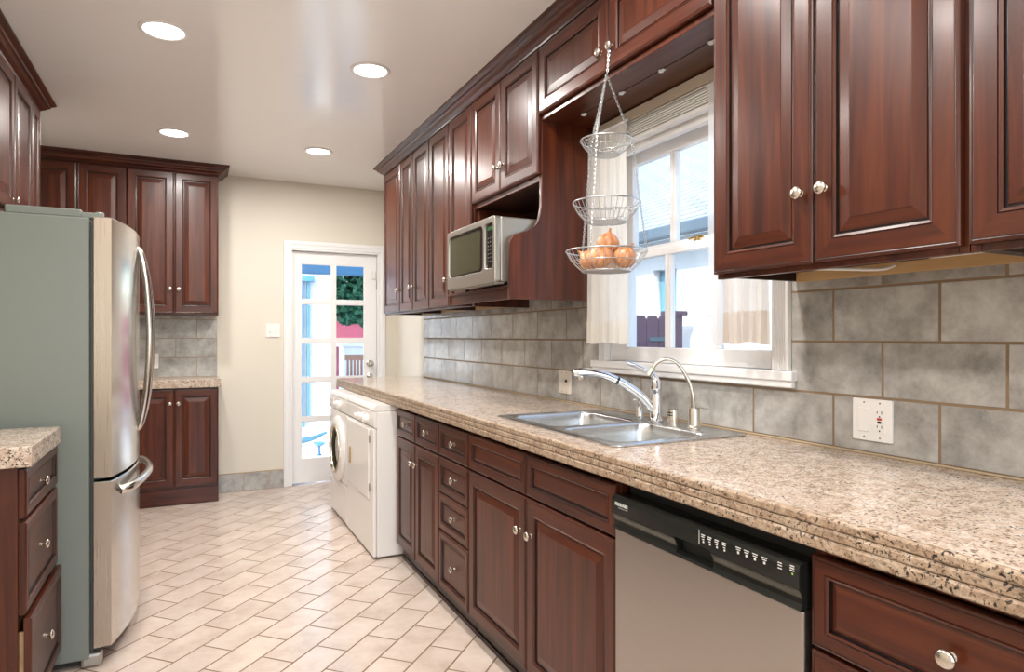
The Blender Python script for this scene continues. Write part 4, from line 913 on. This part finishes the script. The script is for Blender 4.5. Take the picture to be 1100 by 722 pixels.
# garden house wall seen through the door
HYw = 9.0
h = thing('garden_house', 'white stucco house wall with a blue shuttered window, outside the glazed door', 'house', (0, HYw, GZ))
hx1 = 1.70
obj('wall', boxes(((-5, HYw, GZ+.001), (hx1, HYw+3, 4.2))), STUCCO, h)
wx1 = 1.415
obj('window_frame', boxes(((.78, HYw-.05, .10), (wx1-.06, HYw-.001, .18)), ((wx1-.03, HYw-.05, .18), (wx1, HYw-.001, 2.02)), ((.70, HYw-.08, 2.02), (wx1+.06, HYw-.001, 2.09)), bev=.005), LBLUE, h)
bm = NB(); 
for k in range(38): box(bm, (.80, HYw-.05, .36+k*.042), (wx1-.13, HYw-.02, .36+k*.042+.026))
box(bm, (wx1-.135, HYw-.06, .2), (wx1-.08, HYw-.012, 2.0)); box(bm, (.80, HYw-.055, 1.05), (wx1-.13, HYw-.012, 1.13)); box(bm, (.80, HYw-.02, .2), (wx1-.13, HYw-.012, 2.0))
obj('shutter', bm, mat('mid_blue_shutter_paint', (.065, .20, .34), .5), h)
bm = NB(); tube(bm, smooth_path([(.9, HYw-.22, -.06), (1.25, HYw-.25, -.055), (1.45, HYw-.2, -.03), (1.62, HYw-.12, .02)], 5), [.03, .04, .03, .018], 10); k = obj('garden_hose', bm, LBLUE); tag(k, 'pale blue rolled hose lying at the foot of the shuttered window outside', 'hose')
obj_ = obj('patio_beam', boxes(((-1.5, 7.2, 1.965), (4.0, 7.34, 2.30)), bev=.006), BLUE); tag(obj_, 'blue beam of the patio cover crossing above the glazed door view', 'beam')
bb = thing('bird_bath', 'small blue bird bath on the pale paving outside the door', 'bird bath', (1.37, 7.96, GZ))
bm = NB(); lathe(bm, [(0, .001), (.03, .001), (.024, .014), (.014, .03), (.012, .095), (.02, .112)], (1.37, 7.96, GZ), seg=18); obj('pedestal', bm, BLUE, bb, smooth=True)
bm = NB(); lathe(bm, [(0, .112), (.03, .114), (.058, .13), (.070, .158), (.064, .160), (.05, .142), (0, .125)], (1.37, 7.96, GZ), seg=24); obj('bowl', bm, LBLUE, bb, smooth=True)
# pink wall, bench, tree
k = obj('pink_garden_wall', boxes(((1.9, 14.0, GZ+.001), (6.5, 14.15, 1.80)), ((1.9, 13.97, 1.0), (6.5, 14.0, 1.05))), PINK); tag(k, 'pink garden wall behind the bench and tree', 'wall')
be = thing('garden_bench', 'slatted pale cedar garden bench in front of the pink wall', 'bench', (2.65, 11, GZ))
bx0, bx1, by = 2.40, 2.98, 11.0
bm = NB()
for i in range(9): x = bx0+.05+(bx1-bx0-.1)*i/8; box(bm, (x-.018, by+.42, .40), (x+.018, by+.445, .90), .003)
obj('backrest_slats', bm, CEDAR, be)
obj('back_rail', boxes(((bx0, by+.41, .88), (bx1, by+.455, .98)), ((bx0, by+.41, .34), (bx1, by+.455, .42)), bev=.006), CEDAR, be)
obj('seat', boxes(*[((bx0, by+i*.10, .28), (bx1, by+i*.10+.085, .305)) for i in range(4)], bev=.003), CEDAR, be)
for x in (bx0, bx1-.05):
    obj('armrest', boxes(((x, by-.02, .52), (x+.05, by+.41, .55)), bev=.004), CEDAR, be)
    for y, zt in ((by, .519), (by+.411, .34)): obj('leg', boxes(((x, y, GZ+.001), (x+.05, y+.045, zt)), bev=.003), CEDAR, be)
k = obj('white_planter', boxes(((2.55, 12.2, GZ+.001), (3.25, 12.7, 1.10)), ((2.50, 12.15, 1.10), (3.30, 12.75, 1.16)), bev=.01), STUCCO); tag(k, 'white boxy planter standing between the bench and the pink wall', 'planter')
def leaves(name, centers, n, size, m, parent, seed):
    rnd = random.Random(seed); bm = NB()
    for i in range(n):
        c_, r = rnd.choice(centers); d = Vector((rnd.gauss(0, 1), rnd.gauss(0, 1), rnd.gauss(0, 1))).normalized()*r*rnd.random()**.4; p = Vector(c_)+d
        a = Vector((rnd.gauss(0, 1), rnd.gauss(0, 1), rnd.gauss(0, .6))).normalized(); b = a.orthogonal().normalized(); b = Matrix.Rotation(rnd.uniform(0, 6.28), 3, a) @ b; s = size*rnd.uniform(.6, 1.3)
        cc = a.cross(b)*.06*s
        vv = [bm.verts.new(p+q_) for q_ in (-a*s, -a*.3*s+b*.42*s+cc, a*.35*s+b*.36*s+cc, a*s, a*.35*s-b*.36*s+cc, -a*.3*s-b*.42*s+cc)]
        bm.faces.new(vv)
    return obj(name, bm, m, parent, recalc=False)
LEAF = mat('green_leaf', (.045, .17, .085), .4); BS(LEAF).inputs['Transmission Weight'].default_value = 0.0
_n = noise(LEAF, objco(LEAF, world_co=True), 9, 2); _r = ramp(LEAF, [(.35, (.03, .13, .075)), (.6, (.08, .27, .14)), (.75, (.18, .40, .23))]); L(LEAF, _n.outputs[0], _r.inputs[0]); L(LEAF, _r.outputs[0], BS(LEAF).inputs['Base Color'])
BARK = mat('brown_bark', (.12, .08, .05), .8)
tr = thing('garden_tree', 'leafy green tree overhanging the pink garden wall', 'tree', (3.6, 13.0, GZ))
bm = NB(); tube(bm, smooth_path([(3.6, 13.0, GZ+.001), (3.58, 13.0, 1.0), (3.45, 12.9, 2.2), (3.1, 12.9, 2.9)], 5), [.12, .09, .06, .03], 10); obj('trunk', bm, BARK, tr, smooth=True)
leaves('foliage', [((3.2, 12.9, 2.6), .65), ((2.75, 12.9, 2.3), .5), ((3.0, 12.8, 3.0), .7), ((2.5, 12.9, 2.8), .6), ((3.3, 12.9, 2.3), .5), ((3.0, 12.8, 1.90), .34), ((2.75, 12.85, 1.75), .22), ((3.2, 12.85, 1.66), .24), ((2.5, 12.85, 1.95), .3), ((3.4, 12.9, 1.75), .26), ((2.6, 12.9, 1.9), .2)], 5200, .085, LEAF, tr, 4)
# neighbouring house seen through the kitchen window
nh = thing('neighbor_house', 'white neighboring house with grey shingle roof, outside the sink window', 'house', (5, 6, GZ))
NX = 4.6
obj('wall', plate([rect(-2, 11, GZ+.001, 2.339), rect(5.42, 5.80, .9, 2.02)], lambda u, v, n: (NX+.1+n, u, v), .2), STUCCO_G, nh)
EZ, EX = 2.37, 4.35
bm = NB(); rx = 10.5; rz = EZ+.60*(rx-EX)
loft(bm, [[(EX, y, EZ), (EX, y, EZ+.05), (rx, y, rz+.05), (rx, y, rz)] for y in (-2.4, 11.4)], cap0=True, cap1=True); obj('roof', bm, SHG, nh)
obj('gutter', boxes(((EX-.10, -2.4, EZ-.09), (EX-.002, 11.4, EZ+.035)), bev=.02), mat('slate_blue_gutter', (.075, .11, .14), .5), nh)
obj('soffit', boxes(((EX, -2.4, EZ-.03), (NX-.001, 11.4, EZ-.001))), mat('blue_grey_soffit', (.30, .40, .46), .6), nh)
wn_ = obj('window', boxes(((NX+.10, 5.42, .9), (NX+.14, 5.50, 2.02)), ((NX+.10, 5.72, .9), (NX+.14, 5.80, 2.02)), ((NX+.10, 5.5, .9), (NX+.14, 5.72, .97)), ((NX+.10, 5.5, 1.95), (NX+.14, 5.72, 2.02))), LBLUE, nh)
obj('pane', boxes(((NX+.115, 5.50, .97), (NX+.125, 5.72, 1.95))), mat('blue_window_pane', (.10, .34, .55), .15), wn_)
# plum fence with a hinged gate post
fe = thing('garden_fence', 'dark plum picket fence with an iron gate hinge, outside the sink window', 'fence', (3.9, 5.15, GZ))
FYY = 5.15
for i in range(12):
    x = 2.55+i*.145
    if x > 4.25: break
    bm = plate([[(x, GZ+.002), (x+.135, GZ+.002), (x+.135, 1.46), (x+.11, 1.50), (x+.025, 1.50), (x, 1.46)]], lambda u, v, n: (u, FYY+n, v), .02, .002); obj('picket', bm, PURPLE, fe)
obj('post', boxes(((4.28, FYY-.06, GZ+.001), (4.40, FYY+.06, 1.50)), ((4.24, FYY-.09, 1.50), (4.44, FYY+.09, 1.545)), bev=.006), PURPLE, fe)
obj('hinge', boxes(((4.02, FYY-.024, 1.245), (4.27, FYY-.011, 1.285)), ((4.24, FYY-.085, 1.20), (4.275, FYY-.061, 1.33)), bev=.003), IRON, fe)
def sprig(name, label, pts, n, s, seed):
    t = thing(name, label, 'plant', (pts[0][0], pts[0][1], GZ)); bm = NB(); tube(bm, smooth_path(pts, 5), [.008, .005, .003], 6); obj('stem', bm, BARK, t)
    leaves('leaves', [(p, .07) for p in pts[1:]], n, s, mat(name+'_leaf', (.10, .36, .13), .4), t, seed)
sprig('young_plant', 'young green plant growing against the white neighboring wall, right of the fence post', [(4.46, 4.72, GZ+.002), (4.48, 4.72, .9), (4.48, 4.71, 1.28), (4.46, 4.74, 1.48)], 18, .042, 3)
sprig('low_plant', 'low green plant just outside the right corner of the sink window', [(2.6, 2.28, GZ+.002), (2.6, 2.28, .8), (2.62, 2.26, 1.15), (2.6, 2.30, 1.20)], 40, .035, 6)
